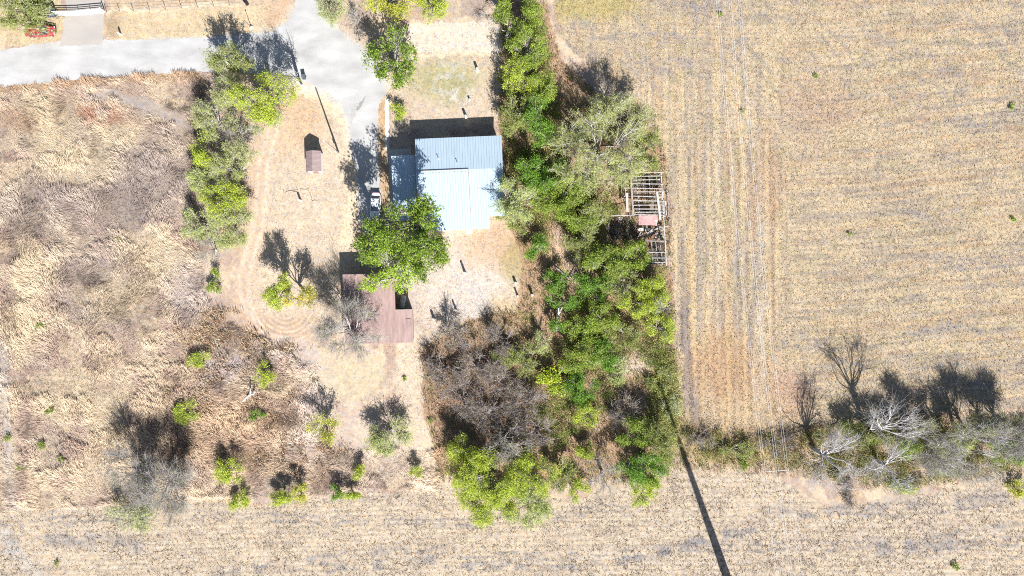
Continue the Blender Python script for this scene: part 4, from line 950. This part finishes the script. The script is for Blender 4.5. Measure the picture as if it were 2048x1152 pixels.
window(x1 - t, (yN + yR) / 2, 1.0, 1.2, 1.2, 'E'); window(x1 - t, yR - 3, 1.0, 1.2, 1.2, 'E')
m = MB(); m.box(x0 + (x1-x0)*.6 - .5, x0 + (x1-x0)*.6 + .5, yN - t - .01, yN - t + .05, 0.1, 2.15); dr = m.build('door', M_brownwall, house)
m = MB(); m.lathe((x0 + (x1-x0)*.6 + .38, yN - t + .08, 1.0), [(0.03, -.03), (0.04, 0), (0.03, .03)], 8); m.build('handle', M_steel, dr)
# pipes
for px, py in ((877, 318), (915, 327)):
    p = HL(px, py, 4.1); zz = 3.4 + (yN - p.y) / (yN - yR) * 0.9
    m = MB(); m.lathe((p.x, p.y, zz - .05), [(.055, 0), (.055, .62)], 8); pp = m.build('vent_pipe', M_white, house)
    m = MB(); m.lathe((p.x, p.y, zz + .57), [(.11, 0), (.12, .03), (.03, .1)], 8); m.build('cap', M_steel, pp)
# porch slab
a = HL(982, 432, .12); b = HL(1012, 447, .12)
m = MB(); m.box(a.x, b.x, b.y, yE + t, 0, .14); m.build('porch_slab', basic('tan_concrete', alb(222, 190, 160), .9, var=.1), house)
a = HL(938, 463, .05)
m = MB(); m.box(a.x - .45, a.x + .45, a.y - .45, a.y + .45, 0, .08); m.build('doorstep', M_white, house)

# carport
cp = empty('carport', G(806, 380), math.radians(2.4)); tag(cp, 'pale flat-roofed carport on posts against the west wall of the house', 'carport')
bpy.context.view_layer.update(); Ci = cp.matrix_world.inverted()
def CL(px, py, h): return Ci @ G(px, py, h)
p0 = CL(782, 312, 3.35); p1 = CL(829, 310, 3.35); p2 = CL(829, 440, 3.0)
cx0, cx1, cyN, cyM, cyS = p0.x, p1.x - .02, p0.y, CL(800, 353, 3.2).y, p2.y
m = MB(); m.slab([(cx0, cyN, 3.32), (cx0, cyM, 3.2), (cx1, cyM, 3.2), (cx1, cyN, 3.32)], .07); m.build('roof', M_roof, cp)
m = MB(); m.slab([(cx0, cyM - .004, 3.17), (cx0, cyS, 2.95), (cx1, cyS, 2.95), (cx1, cyM - .004, 3.17)], .07); m.build('roof', M_roof, cp)
for yy in (cyN - .3, cyM, cyM - 4, cyS + .3):
    m = MB(); m.box(cx0 + .15, cx0 + .27, yy - .06, yy + .06, 0.05, 3.1 if yy > cyM - 1 else 2.9); m.build('post', M_white, cp)
a = CL(776, 299, .05); b = CL(828, 440, .05)
m = MB(); m.box(a.x, b.x, b.y, a.y, 0.0, .06); m.build('slab', M_concrete, cp)

# brown barn
barn = empty('barn', G(756, 616), math.radians(1.2)); tag(barn, 'L-shaped brown metal-roofed barn half hidden under the large light green tree', 'barn')
bpy.context.view_layer.update(); Bi = barn.matrix_world.inverted()
def BL(px, py, h): return Bi @ G(px, py, h)
q = BL(686, 549, 3.35); bx0, byN = q.x, q.y
q = BL(791, 620, 3.0); bxm, bym = q.x, q.y
q = BL(827, 685, 2.9); bx1, byS = q.x, q.y
zN, zS = 3.35, 2.9
def zb(y): return zS + (y - byS) / (byN - byS) * (zN - zS)
m = MB(); m.slab([(bx0, byN, zN), (bx0, byS, zS), (bxm, byS, zS), (bxm, byN, zN)], .08)
m.slab([(bxm + .004, bym, zb(bym)), (bxm + .004, byS, zS), (bx1, byS, zS), (bx1, bym, zb(bym))], .08)
m.build('roof', M_brownroof, barn)
m = MB(); m.beam((bxm, bym + .03, zb(bym) - .03), (bx1, bym + .03, zb(bym) - .03), .05, .12); m.build('fascia', M_palewood, barn)
m = MB(); m.beam((bx0 - .03, byN, zN - .03), (bx0 - .03, byS, zS - .03), .05, .12); m.build('fascia', M_palewood, barn)
m = MB(); tt = .35
m.box(bx0 + tt, bx0 + tt + .12, byS + tt, byN - tt, 0, zS - .12); m.box(bx0 + tt + .12, bxm - tt, byN - tt - .12, byN - tt, 0, zS - .1)
m.box(bx0 + tt + .12, bx1 - tt, byS + tt, byS + tt + .12, 0, zS - .12); m.box(bx1 - tt - .12, bx1 - tt, byS + tt + .12, bym - tt, 0, zS - .12)
m.build('wall', M_brownwall, barn)
for xx, yy in ((bxm - .2, byN - tt - .4), (bxm - .2, (byN + bym) / 2), (bxm - .2, bym - .1)):
    m = MB(); m.box(xx - .08, xx + .08, yy - .08, yy + .08, 0, zS - .1); m.build('post', M_greywood, barn)
q = BL(817, 638, 3.0); m = MB(); m.beam((q.x - .5, q.y, zb(q.y) + .03), (q.x + .35, q.y + .03, zb(q.y) + .03), .05, .05); m.build('loose_strip', M_dark, barn)
tk = empty('tank', G(806, 604), math.radians(80)); tag(tk, 'dull grey cylindrical tank in the black shade of the barn notch', 'tank')
m = MB(); m.tube([(-1.2,0,.75),(-1.12,0,.75),(-.9,0,.75),(.9,0,.75),(1.12,0,.75),(1.2,0,.75)], [.1,.4,.52,.52,.4,.1], 16); m.build('vessel', M_tank, tk, smoothf=True)
for s_ in (-.7, .7): m = MB(); m.box(s_ - .1, s_ + .1, -.4, .4, 0, .35); m.build('leg', M_concrete, tk)
m = MB(); m.lathe((0,0,1.25), [(.16,0),(.16,.1),(.1,.16)], 12); m.build('valve_cover', M_steel, tk)

# small shed
sh = empty('shed', G(629, 326, 0), math.radians(1.5)); tag(sh, 'small shed with curved faded brown roof and white gable in the dry yard', 'shed')
bpy.context.view_layer.update(); Si = sh.matrix_world.inverted()
a = Si @ G(611, 302.5, 2.3); b = Si @ G(642.5, 343, 2.3)
sx0, sx1, syN, syS = a.x, b.x, a.y, b.y; mx = (sx0 + sx1) / 2; hw = (sx1 - sx0) / 2
prof = [(-1, 2.25), (-.85, 2.42), (-.4, 2.78), (0, 3.05), (.4, 2.78), (.85, 2.42), (1, 2.25)]
m = MB(); out = [(mx + p * hw, z) for p, z in prof] + [(mx + p * (hw - .06), z - .07) for p, z in reversed(prof)]
m.prism(out, 'y', syS, syN); m.build('roof', M_shedroof, sh)
m = MB(); m.prism([(mx - hw + .18, 0.1), (mx - hw + .18, 2.3)] + [(mx + p * (hw - .14), z - .1) for p, z in prof[1:-1]] + [(mx + hw - .18, 2.3), (mx + hw - .18, 0.1)], 'y', syS + .12, syN - .12)
m.build('wall', M_white, sh)
m = MB(); m.box(mx - .55, mx + .55, syS + .06, syS + .115, .15, 2.0); dd_ = m.build('door', M_brownwall, sh)
m = MB(); m.box(mx + .38, mx + .42, syS + .02, syS + .055, 1.0, 1.15); m.build('handle', M_steel, dd_)
m = MB()
m.box(mx - hw + .2, mx + hw - .2, syS + .3, syN - .3, 0, .098)
m.build('skid', M_greywood, sh)

# ------------------------------------------------------------------ roofless timber frame
M_shadefloor = basic('shade_floor', (.05,.042,.04), .95, var=.7, scale=1.2, bump=.5)  # shade between the beams and dark debris ground, put into the slab colour
ru = empty('timber_frame', G(1292, 435)); tag(ru, 'roofless ruined outbuilding, its bare timber grid standing at the field edge', 'ruin')
bpy.context.view_layer.update(); Ri = ru.matrix_world.inverted()
def RL(px, py, h): return Ri @ G(px, py, h)
rr_ = random.Random(5)
def bm_(a, b, h, w=.14, hh=.14, mat=None, name='beam', dz=0):
    p = RL(*a, h); q = RL(*b, h + dz); mm = MB(); mm.beam(p, q, w, hh); return mm.build(name, mat or M_oldwood, ru)
bm_((1322,343),(1333,532),2.65, mat=M_palewood); bm_((1326,380),(1330,434),2.3); bm_((1262,352),(1268,432),2.65, .13); bm_((1273,360),(1280,432),2.45)
bm_((1249,350),(1251,392),2.6,.09); bm_((1286,355),(1288,385),2.4,.07); bm_((1299,355),(1300,430),2.4,.07); bm_((1309,385),(1311,430),2.4,.07); bm_((1318,386),(1322,430),2.5,.09)
for i, y in enumerate([344,352,360,368,376.5,384.5,393,401.5,409.5,417,425,430]):
    xa = 1250 if i in (4,) else (1264 + .05*(y-344)*1.0); xb = 1326 + (y - 344) * .04
    bm_((xa + rr_.uniform(-3,2), y + rr_.uniform(-1,1)), (xb + rr_.uniform(-3,3) - (9 if i in (2, 9) else 0), y + rr_.uniform(-1.4,1.4)), 2.78, .13, .13, name='rafter')
bm_((1314,383),(1321,440),2.95,.36,.05, M_palewood, 'board'); bm_((1254,386),(1255,424),2.2,.38,.05, M_palewood, 'board'); bm_((1261,352),(1266,430),2.9,.22,.05, M_greywood, 'board')
bm_((1258,354),(1260,392),2.3,.16,.05, M_greywood, 'board')
for y in (482,505,516,525): bm_((1296 + rr_.uniform(-4,4), y), (1333, y + rr_.uniform(-1,1)), 2.5, .12, .12, name='rafter')
for (a, b) in (((1311,480),(1316,530)), ((1303,484),(1306,528)), ((1321,490),(1325,530)), ((1290,500),(1296,532))): bm_(a, b, 2.3, .08, .1)
for px, py, h in ((1250,350,2.6),(1250,392,2.6),(1264,430,2.6),(1265,344,2.6),(1323,346,2.6),(1325,385,2.6),(1329,432,2.6),(1331,480,2.5),(1333,530,2.5),(1298,430,2.4),(1300,528,2.4),(1280,430,2.4)):
    p = RL(px, py, h); mm = MB(); mm.box(p.x-.07, p.x+.07, p.y-.07, p.y+.07, 0, h - .08); mm.build('post', M_oldwood, ru)
mm = MB(); _a = RL(1266,348,.05); _b = RL(1324,378,.05); mm.box(_a.x, _b.x, _b.y, _a.y, 0, .06); mm.build('floor', M_shadefloor, ru); mm = MB(); _a = RL(1270,420,.05); _b = RL(1326,432,.05); mm.box(_a.x, _b.x, _b.y, _a.y, 0, .06); mm.build('floor', M_shadefloor, ru)
mm = MB(); _a = RL(1298,486,.05); _b = RL(1330,528,.05); mm.box(_a.x, _b.x, _b.y, _a.y, 0, .06); mm.build('floor', basic('shade_floor_south', (.05,.045,.045), .95, var=.7, scale=1.2, bump=.5), ru)  # same painted shade and dark ground under the southern rafters
# pink sheet roof remnant, slightly curled
P = []
for j in range(5):
    for i in range(7):
        q = RL(1277 + i * 6.4, 431 + j * 4.9, 2.2); q.z += .25 * math.sin(i * .9) * .4 + .12 * j * .4 - (.5 if i == 6 and j > 2 else 0); P.append(q)
mm = MB(); mm.add(P + [p - Vector((0,0,.03)) for p in P], [(j*7+i, j*7+i+1, (j+1)*7+i+1, (j+1)*7+i) for j in range(4) for i in range(6)] + [(35+j*7+i, 35+(j+1)*7+i, 35+(j+1)*7+i+1, 35+j*7+i+1) for j in range(4) for i in range(6)])
mm.build('roof_sheet', M_pink, ru)['label'] = 'faded pink metal roof sheet'
# debris
db = empty('debris_heap', G(1300, 466)); tag(db, 'heap of broken boards and pale sheets below the pink roof sheet', 'debris')
bpy.context.view_layer.update(); Di = db.matrix_world.inverted()
for i in range(26):
    c_ = Di @ G(rr_.uniform(1274, 1322), rr_.uniform(450, 482), .1); an = rr_.uniform(0, 3.14); l = rr_.uniform(.5, 1.5)
    mm = MB(); z = rr_.uniform(.15, .9); mm.beam((c_.x - l*math.cos(an), c_.y - l*math.sin(an), z), (c_.x + l*math.cos(an), c_.y + l*math.sin(an), z + rr_.uniform(-.1,.4)), rr_.uniform(.06,.25), .04)
    mm.build('board', rr_.choice([M_greywood, M_rust, M_dark, M_greywood, M_oldwood]), db)
for (px, py, w, mt) in ((1298, 462, 1.3, M_palewood), (1282, 458, .9, M_white), (1310, 474, 1.0, M_palewood), (1284, 472, .8, M_greywood)):
    c_ = Di @ G(px, py, .5); mm = MB(); mm.box(c_.x - w/2, c_.x + w/2, c_.y - w*.35, c_.y + w*.35, .35, .4); mm.build('sheet', mt, db)
# dark mottled slab and a rail
cf = sheet('dark_floor', [(1213,436),(1264,434),(1273,446),(1276,470),(1262,480),(1225,478),(1212,462)], .03, basic('dark_mottle', (.045,.038,.042), .95, var=.6, scale=1.5), jit=3, step=4, kind=None) if False else None
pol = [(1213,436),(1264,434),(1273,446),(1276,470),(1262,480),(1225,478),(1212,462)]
mm = MB(); o_ = [G(*p_) for p_ in pol]; mm.prism([(p_.x, p_.y) for p_ in o_], 'z', 0.0, .05); o = mm.build('dark_slab', basic('dark_mottle', (.06,.05,.055), .95, var=.6, scale=1.2, bump=.6))
tag(o, 'dark mottled slab left of the timber frame', 'floor slab')
p = G(1222, 431.5, 1.4); q = G(1268, 430, 2.2); mm = MB(); mm.tube([p, q], .06, 6); o = mm.build('rail', M_palewood); tag(o, 'long pale rail reaching from the frame across the dark slab edge', 'rail')
mm = MB(); q = G(1241, 437, .15); mm.box(q.x - .35, q.x + .35, q.y - .3, q.y + .3, .05, .13); o = mm.build('paving_block', M_concrete); tag(o, 'pale block lying on the dark mottled slab', 'block')
for k_, (a, b, w, mt, lb) in enumerate([((1334,372),(1336,404),.32,M_greywood,'upper grey plank lying along the field edge of the ruin'), ((1337,385),(1337,434),.25,M_greywood,'longer grey plank lying outermost beside the ruin'), ((1331,402),(1333,430),.2,M_palewood,'pale narrow plank between the ruin and the grey ones')]):
    mm = MB(); mm.beam(G(*a, .14 + .02*k_), G(*b, .12 + .02*k_), w, .06); o = mm.build('plank', mt); tag(o, lb, 'plank', 'planks lying beside the ruin')

# ------------------------------------------------------------------ poles and cables
up = empty('utility_pole', G(677, 305)); tag(up, 'tall wooden utility pole in the dry yard between shed and driveway', 'utility pole')
mm = MB(); mm.lathe((0,0,0), [(.17,0),(.16,2),(.11,9.5)], 12); mm.build('pole', M_pole, up, smoothf=True)
mm = MB(); mm.box(-.2,.2,-.32,-.15,1.6,2.2); mm.build('meter_box', M_steel, up)
mm = MB(); mm.lathe((0,0,9.47), [(.12,0),(.1,.08)], 10); mm.build('cap', M_white, up)
Lx = G(1480, 1228)
py_ = empty('transmission_pole', Lx); tag(py_, 'tall tapered steel transmission pole beyond the bottom edge, casting the long shadow', 'pylon')
mm = MB(); mm.lathe((0,0,0), [(.85,0),(.8,2),(.22,35)], 16); mm.build('shaft', M_steel, py_, smoothf=True)
dirv = Vector((-0.082, 1.0, 0)).normalized(); side = Vector((dirv.y, -dirv.x, 0))
offs = [(-1.45, 27.8), (0.15, 28.6), (1.85, 27.8)]
for of, zz in offs:
    mm = MB(); mm.beam((0, 0, zz + .9), (side.x * of, side.y * of, zz + 1.0), .14, .14); ar = mm.build('arm', M_steel, py_)
    mm = MB(); mm.lathe((side.x * of, side.y * of, zz + .05), [(.05,0),(.1,.1),(.05,.2),(.1,.3),(.05,.4),(.1,.5),(.05,.6),(.1,.7),(.04,.88)], 8); mm.build('insulator', M_bin, ar)
lbs = ['leftmost twin overhead cable running down the stubble field', 'middle twin overhead cable, faintest of the three', 'rightmost twin overhead cable, nearest the white dead trees']
for (of, zz), lb in zip(offs, lbs):
    root = empty('power_cable', Lx + side * of); tag(root, lb, 'power cable', 'overhead cables crossing the field')
    for s_ in (-.16, .16):
        pts = []
        for d in np.linspace(0, 190, 60):
            z = zz - 0.20 * d + 0.00112 * d * d * 1.0
            pts.append(dirv * d + side * s_ + Vector((0, 0, z)))
        for d in np.linspace(-3, -60, 12):
            pts.insert(0, dirv * d + side * s_ + Vector((0, 0, zz + 0.20 * d * .9 + .001 * d * d)))
        mm = MB(); mm.tube(pts, .012, 5); mm.build('conductor', M_alu, root)
ab = []
for of, zz in (offs[0], offs[2]):
    d = 31.5; ab.append(Lx + dirv * d + side * of + Vector((0, 0, zz - .2 * d + .00112 * d * d)))
mm = MB(); mm.tube(ab, .022, 6); o = mm.build('spacer_rod', M_alu); tag(o, 'thin pale rod tying the overhead cables together above the hedge', 'spacer rod')

# ------------------------------------------------------------------ stumps
def stump(px, py, h, rad, label, lean=0.0):
    r_ = random.Random(int(px)); root = empty('tree_stump', G(px, py)); tag(root, label, 'stump', 'cut stumps around the house')
    n = 12; mm = MB(); rings = []
    for z, f in ((-.02, 1.45), (.12, 1.15), (.4 * h, 1.0), (h, .92)):
        for k in range(n):
            a = 2*math.pi*k/n; rr = rad * f * (1 + (.18 if z < .2 else .07) * math.sin(3*a + r_.random()) ); mm.v.append((rr*math.cos(a) + lean*z, rr*math.sin(a), z))
    for i in range(3):
        for k in range(n): mm.f.append((i*n+k, i*n+(k+1)%n, (i+1)*n+(k+1)%n, (i+1)*n+k))
    mm.f.append(tuple(3*n+k for k in range(n))); mm.build('bark', M_stump, root)
    mm = MB(); mm.lathe((lean*h, 0, h + .002), [(rad*.8, 0), (rad*.78, .012)], 12); mm.build('cut_face', M_palewood, root)
for a in [(601,401,1.15,.20,'stump among ground cracks in the dry yard south of the shed'),
          (955,141,1.25,.24,'northernmost stump in the yard north of the house, near the green belt'),
          (939,200,.6,.17,'low stump in the middle of the north yard'),
          (932,235,1.25,.24,'stump standing at the edge of the house shadow'),
          (930,546,1.8,.20,'tall slanting-shadow stump alone in the yard south of the house'),
          (868,638,1.3,.22,'leftmost of the three stumps right of the barn'),
          (889,625,1.0,.15,'middle of the three stumps right of the barn'),
          (912,620,1.5,.17,'rightmost of the three stumps right of the barn'),
          (906,656,.85,.15,'small stump below the three right of the barn'),
          (1031,566,.95,.24,'uppermost of the three stumps by the thicket'),
          (1035,592,1.25,.18,'lower left of the three stumps by the thicket'),
          (1064,590,1.45,.22,'lower right of the three stumps by the thicket')]: stump(*a)
# cut roots / surface cracks round the yard stump, as thin dark branches on the ground
root = empty('fallen_branch', G(601, 398)); tag(root, 'thin dark branches sprawled round the yard stump', 'branch')
for pts in ([(571,385),(576,382),(588,381),(596,380)],[(600,378),(610,379),(616,378),(619,374)],[(616,378),(619,386),(623,393),(624,402),(630,400),(634,402)],[(586,383),(596,384)],[(596,380),(594,375)]):
    mm = MB(); mm.tube([G(*p_) - G(601,398) + Vector((0,0,.05)) for p_ in pts], [.03]*(len(pts)-1) + [.015], 5); mm.build('branch', M_bark['dark'], root)
# dead white log lower left
lg = empty('dead_log', G(498, 790)); tag(lg, 'bleached forked dead log lying in russet weeds', 'log')
def LG(px, py, z): return G(px, py) - G(498, 790) + Vector((0, 0, z))
mm = MB(); mm.tube([LG(481,808,.15),LG(490,799,.35),(LG(498,792,.5)),LG(504,787,.7)],[.1,.16,.2,.2],8); mm.build('trunk', M_bark['white'], lg, smoothf=True)
mm = MB(); mm.tube([LG(504,787,.7),LG(506,780,1.2),LG(508,774,1.7)],[.17,.13,.07],8); mm.build('limb', M_bark['white'], lg, smoothf=True)
mm = MB(); mm.tube([LG(504,787,.7),LG(511,787,1.0),LG(515,783,1.3),LG(515,780,1.5)],[.15,.13,.1,.06],8); mm.build('limb', M_bark['white'], lg, smoothf=True)
# white forked trunk in the dark shade
ft = empty('forked_trunk', G(1113, 648)); tag(ft, 'white forked trunk leaning across the dark shade of the thicket', 'trunk')
def FT(px, py, z): return G(px, py, z) - G(1113, 648)
mm = MB(); mm.tube([(0,0,0),FT(1115,640,.8),FT(1117,628,1.8),FT(1117,616,2.8)],[.2,.17,.14,.09],8); mm.build('trunk', M_bark['white'], ft, smoothf=True)
mm = MB(); mm.tube([FT(1117,630,1.7),FT(1121,622,2.3),FT(1125,614,3.0)],[.11,.09,.05],8); mm.build('limb', M_bark['white'], ft, smoothf=True)
# grey log in the clearing
lo = empty('fallen_log', G(1128, 548)); tag(lo, 'grey fallen log at the foot of the straw-floored clearing', 'log')
mm = MB(); mm.tube([G(1108,532)-G(1128,548)+Vector((0,0,.3)), G(1122,544)-G(1128,548)+Vector((0,0,.25)), G(1136,556)-G(1128,548)+Vector((0,0,.2))],[.1,.15,.18],8); mm.build('trunk', M_bark['pale'], lo)
mm = MB(); mm.tube([G(1136,556)-G(1128,548)+Vector((0,0,.2)), G(1146,552)-G(1128,548)+Vector((0,0,.6)), G(1152,545)-G(1128,548)+Vector((0,0,.9))],[.12,.08,.05],8); mm.build('limb', M_bark['pale'], lo)

# ------------------------------------------------------------------ cars
def car(loc, rz, paint, label, L=4.7, Wd=1.82):
    """front points to local +x"""
    root = empty('parked_car', loc, rz); tag(root, label, 'car')
    def ring(z, l0, l1, w, taper):   # rounded plan outline
        pts = []
        for k in range(28):
            a = 2*math.pi*k/28; c, s_ = math.cos(a), math.sin(a); e = 0.42
            x = math.copysign(abs(c)**e, c); y = math.copysign(abs(s_)**e, s_)
            X = (l1 if x > 0 else -l0) * abs(x); Y = w/2 * y * (1 - taper * abs(x)**4); pts.append((X, Y, z))
        return pts
    def loft(rings, name, mat, par):
        mm = MB(); n = len(rings[0])
        for r_ in rings: mm.v += r_
        for i in range(len(rings)-1):
            for k in range(n): mm.f.append((i*n+k, i*n+(k+1)%n, (i+1)*n+(k+1)%n, (i+1)*n+k))
        mm.f.append(tuple(range(n-1,-1,-1))); mm.f.append(tuple((len(rings)-1)*n+k for k in range(n)))
        return mm.build(name, mat, par, smoothf=False)
    h = L/2
    loft([ring(.22,h-.1,h-.1,Wd-.1,.1), ring(.4,h,h,Wd,.08), ring(.62,h,h-.02,Wd,.09), ring(.8,h-.06,h-.12,Wd-.06,.11), ring(.9,h-.2,h-.45,Wd-.18,.12)], 'body', paint, root)
    # cabin: glass block then painted roof and pillars
    z0, z1 = .9, 1.38; a0, a1 = -h+.75, h-1.35; b0, b1 = -h+1.3, h-2.15; w0, w1 = Wd/2-.1, Wd/2-.27
    mm = MB(); mm.add([(a1,-w0,z0),(a1,w0,z0),(b1,w1,z1),(b1,-w1,z1)],[(0,1,2,3)]); mm.build('windshield', M_glass, root)
    mm = MB(); mm.add([(a0,-w0,z0),(a0,w0,z0),(b0,w1,z1),(b0,-w1,z1)],[(3,2,1,0)]); mm.build('rear_window', M_glass, root)
    for s_ in (-1, 1):
        mm = MB(); mm.add([(a0,s_*w0,z0),(a1,s_*w0,z0),(b1,s_*w1,z1),(b0,s_*w1,z1)],[(0,1,2,3)]); mm.build('side_window', M_glass, root)
    mm = MB(); mm.box(b0-.06,b1+.06,-w1-.03,w1+.03,z1-.02,z1+.05); mm.build('roof', paint, root, bevel=.03)
    mm = MB()
    for s_ in (-1,1):
        mm.beam((a1+.02,s_*(w0+.01),z0),(b1+.02,s_*(w1+.01),z1),.07); mm.beam((a0-.02,s_*(w0+.01),z0),(b0-.02,s_*(w1+.01),z1),.1); mm.beam(((a0+a1)/2,s_*(w0+.01),z0),((b0+b1)/2,s_*(w1+.01),z1),.07)
    mm.build('pillars', paint, root)
    for sx_ in (-1, 1):
        for s_ in (-1, 1):
            mm = MB(); c_ = Vector((sx_*(h-.9), s_*(Wd/2-.1), .32)); mm.tube([c_-Vector((0,.1*s_,0)), c_+Vector((0,.11*s_,0))], .32, 16); wh = mm.build('wheel', M_dark, root)
            mm = MB(); mm.tube([c_+Vector((0,.1*s_,0)), c_+Vector((0,.125*s_,0))], .2, 12); mm.build('rim', M_steel, wh)
    for s_ in (-1, 1):
        mm = MB(); mm.box(h-.16,h-.02,s_*(Wd/2-.35)-.15,s_*(Wd/2-.35)+.15,.6,.74); mm.build('headlight', M_light, root)
        mm = MB(); mm.box(-h+.01,-h+.12,s_*(Wd/2-.3)-.16,s_*(Wd/2-.3)+.16,.62,.78); mm.build('taillight', M_red, root)
        mm = MB(); mm.box(h-2.0,h-1.85,s_*(Wd/2+.06)-.09,s_*(Wd/2+.06)+.09,.92,1.04); mm.build('mirror', paint, root)
    return root
car(G(751, 411, .5) * 1.0 - Vector((0,0,.5)), math.radians(-93), M_carwhite, 'silver-white car parked on the driveway half under the huge tree')
car(G(82, 63, .5) - Vector((0,0,.5)), math.radians(3), M_carred, 'faded red car abandoned under the olive tree by the road', L=5.2)

# ------------------------------------------------------------------ gate, fence, dumpster, bin, posts
gt = empty('farm_gate', G(159, 26)); tag(gt, 'long white pipe gate closed across the driveway at upper left', 'gate')
def GT(px, py, z): return G(px, py) - G(159, 26) + Vector((0, 0, z))
for i, z in enumerate((.25,.5,.75,1.0,1.3)):
    mm = MB(); mm.tube([GT(113,29,z), GT(158,28,z), GT(208,23.5,z)], .05 if z < 1.2 else .07, 8); mm.build('rail', M_white, gt)
for px, py in ((114,29),(137,28.6),(160,27.8),(184,25.6),(207,23.6)):
    mm = MB(); mm.tube([GT(px,py,.2), GT(px,py,1.3)], .05, 6); mm.build('upright', M_white, gt)
for px, py in ((111,29.2),(210,23.3)):
    mm = MB(); mm.tube([GT(px,py,0), GT(px,py,1.6)], .11, 8); mm.build('post', M_white, gt)
sheet('concrete_sill', [(113,27.5),(158,26.5),(209,22),(209,26.5),(158,31),(113,32)], .022, gravel('white_concrete', (.52,.53,.55), .08), jit=.6)
fn = empty('wire_fence', G(214, 24)); tag(fn, 'thin wire fence on rusty posts running right from the white gate', 'fence')
def FN(px, py, z): return G(px, py) - G(214, 24) + Vector((0, 0, z))
fp = [(214,24),(240,23),(268,23),(300,21),(332,19),(364,17),(396,15),(428,13),(460,11),(492,9)]
for px, py in fp: mm = MB(); mm.tube([FN(px,py,0), FN(px,py,1.35)], .05, 6); mm.build('post', M_rust, fn)
for z in (.4,.8,1.2): mm = MB(); mm.tube([FN(px,py,z) for px, py in fp], .014, 4); mm.build('wire', M_steel, fn)
dp = empty('dumpster', G(101, 29), math.radians(-2)); tag(dp, 'blue steel refuse container beside the gate, half under the olive tree', 'dumpster')
mm = MB(); mm.prism([(-.5,.12),(-.62,1.35),(.62,1.35),(.5,.12)], 'x', -1.1, 1.1); mm.build('body', M_blue, dp, bevel=.02)
for s_ in (-1,1): mm = MB(); mm.slab([(s_*.55-.52,-.64,1.40),(s_*.55+.52,-.64,1.40),(s_*.55+.52,.64,1.52),(s_*.55-.52,.64,1.52)], .05); mm.build('lid', M_bin, dp)
for s_ in (-1,1): mm = MB(); mm.box(s_*1.14-.03, s_*1.14+.03, -.3, .3, .8, .95); mm.build('lift_pocket', M_blue, dp)
wb = empty('wheelie_bin', G(610, 157), math.radians(12)); tag(wb, 'dark grey wheeled rubbish bin at the road edge by the grassy point', 'bin')
mm = MB(); mm.add([(-.22,-.25,.1),(.22,-.25,.1),(.22,.25,.1),(-.22,.25,.1),(-.3,-.36,1.0),(.3,-.36,1.0),(.3,.36,1.0),(-.3,.36,1.0)],[(0,3,2,1),(4,5,6,7),(0,1,5,4),(1,2,6,5),(2,3,7,6),(3,0,4,7)]); mm.build('body', M_bin, wb, bevel=.02)
mm = MB(); mm.slab([(-.33,-.4,1.03),(.33,-.4,1.03),(.33,.42,1.1),(-.33,.42,1.1)], .05); mm.build('lid', M_bin, wb, bevel=.015)
for s_ in (-1,1): mm = MB(); mm.tube([(s_*.25,.3,.12),(s_*.32,.3,.12)], .12, 12); mm.build('wheel', M_dark, wb)
mm = MB(); mm.tube([(-.25,.42,.98),(-.25,.5,1.0),(.25,.5,1.0),(.25,.42,.98)], .02, 6); mm.build('handle', M_dark, wb)
mk = empty('marker_post', G(242, 69)); tag(mk, 'short stout white marker post on the verge right of the driveway', 'post')
mm = MB(); mm.lathe((0,0,0), [(.16,0),(.16,1.05),(.1,1.15),(.02,1.2)], 12); mm.build('post', M_white, mk)
mm = MB(); mm.lathe((0,0,.8), [(.175,0),(.175,.12)], 12); mm.build('band', M_steel, mk)
sp = empty('lamp_post', G(503, 55)); tag(sp, 'thin dark post with white footing beside the tree shadow on the verge', 'post')
mm = MB(); mm.tube([(0,0,.2),(0,0,2.5)], .05, 8); mm.build('pole', M_rust, sp)
mm = MB(); mm.lathe((0,0,0), [(.32,0),(.3,.2),(.12,.42)], 12); mm.build('footing', M_white, sp)
mm = MB(); mm.lathe((0,0,2.45), [(.04,0),(.1,.06),(.1,.16),(.02,.2)], 10); mm.build('finial', M_rust, sp)
bo = empty('shadow_beam', G(491, 3)); tag(bo, 'dark block standing in for a shadow beside the wire fence at the top edge', 'beam')
mm = MB(); mm.beam((-.75, 1.0, .2), (.45, -.7, .2), .5, .3); mm.build('beam', M_dark, bo)  # dark block added in place of a cast shadow
mm = MB(); mm.beam((-.6,.2,.03),(.4,.5,.03),.2,.06); mm.build('chock', M_greywood, bo)
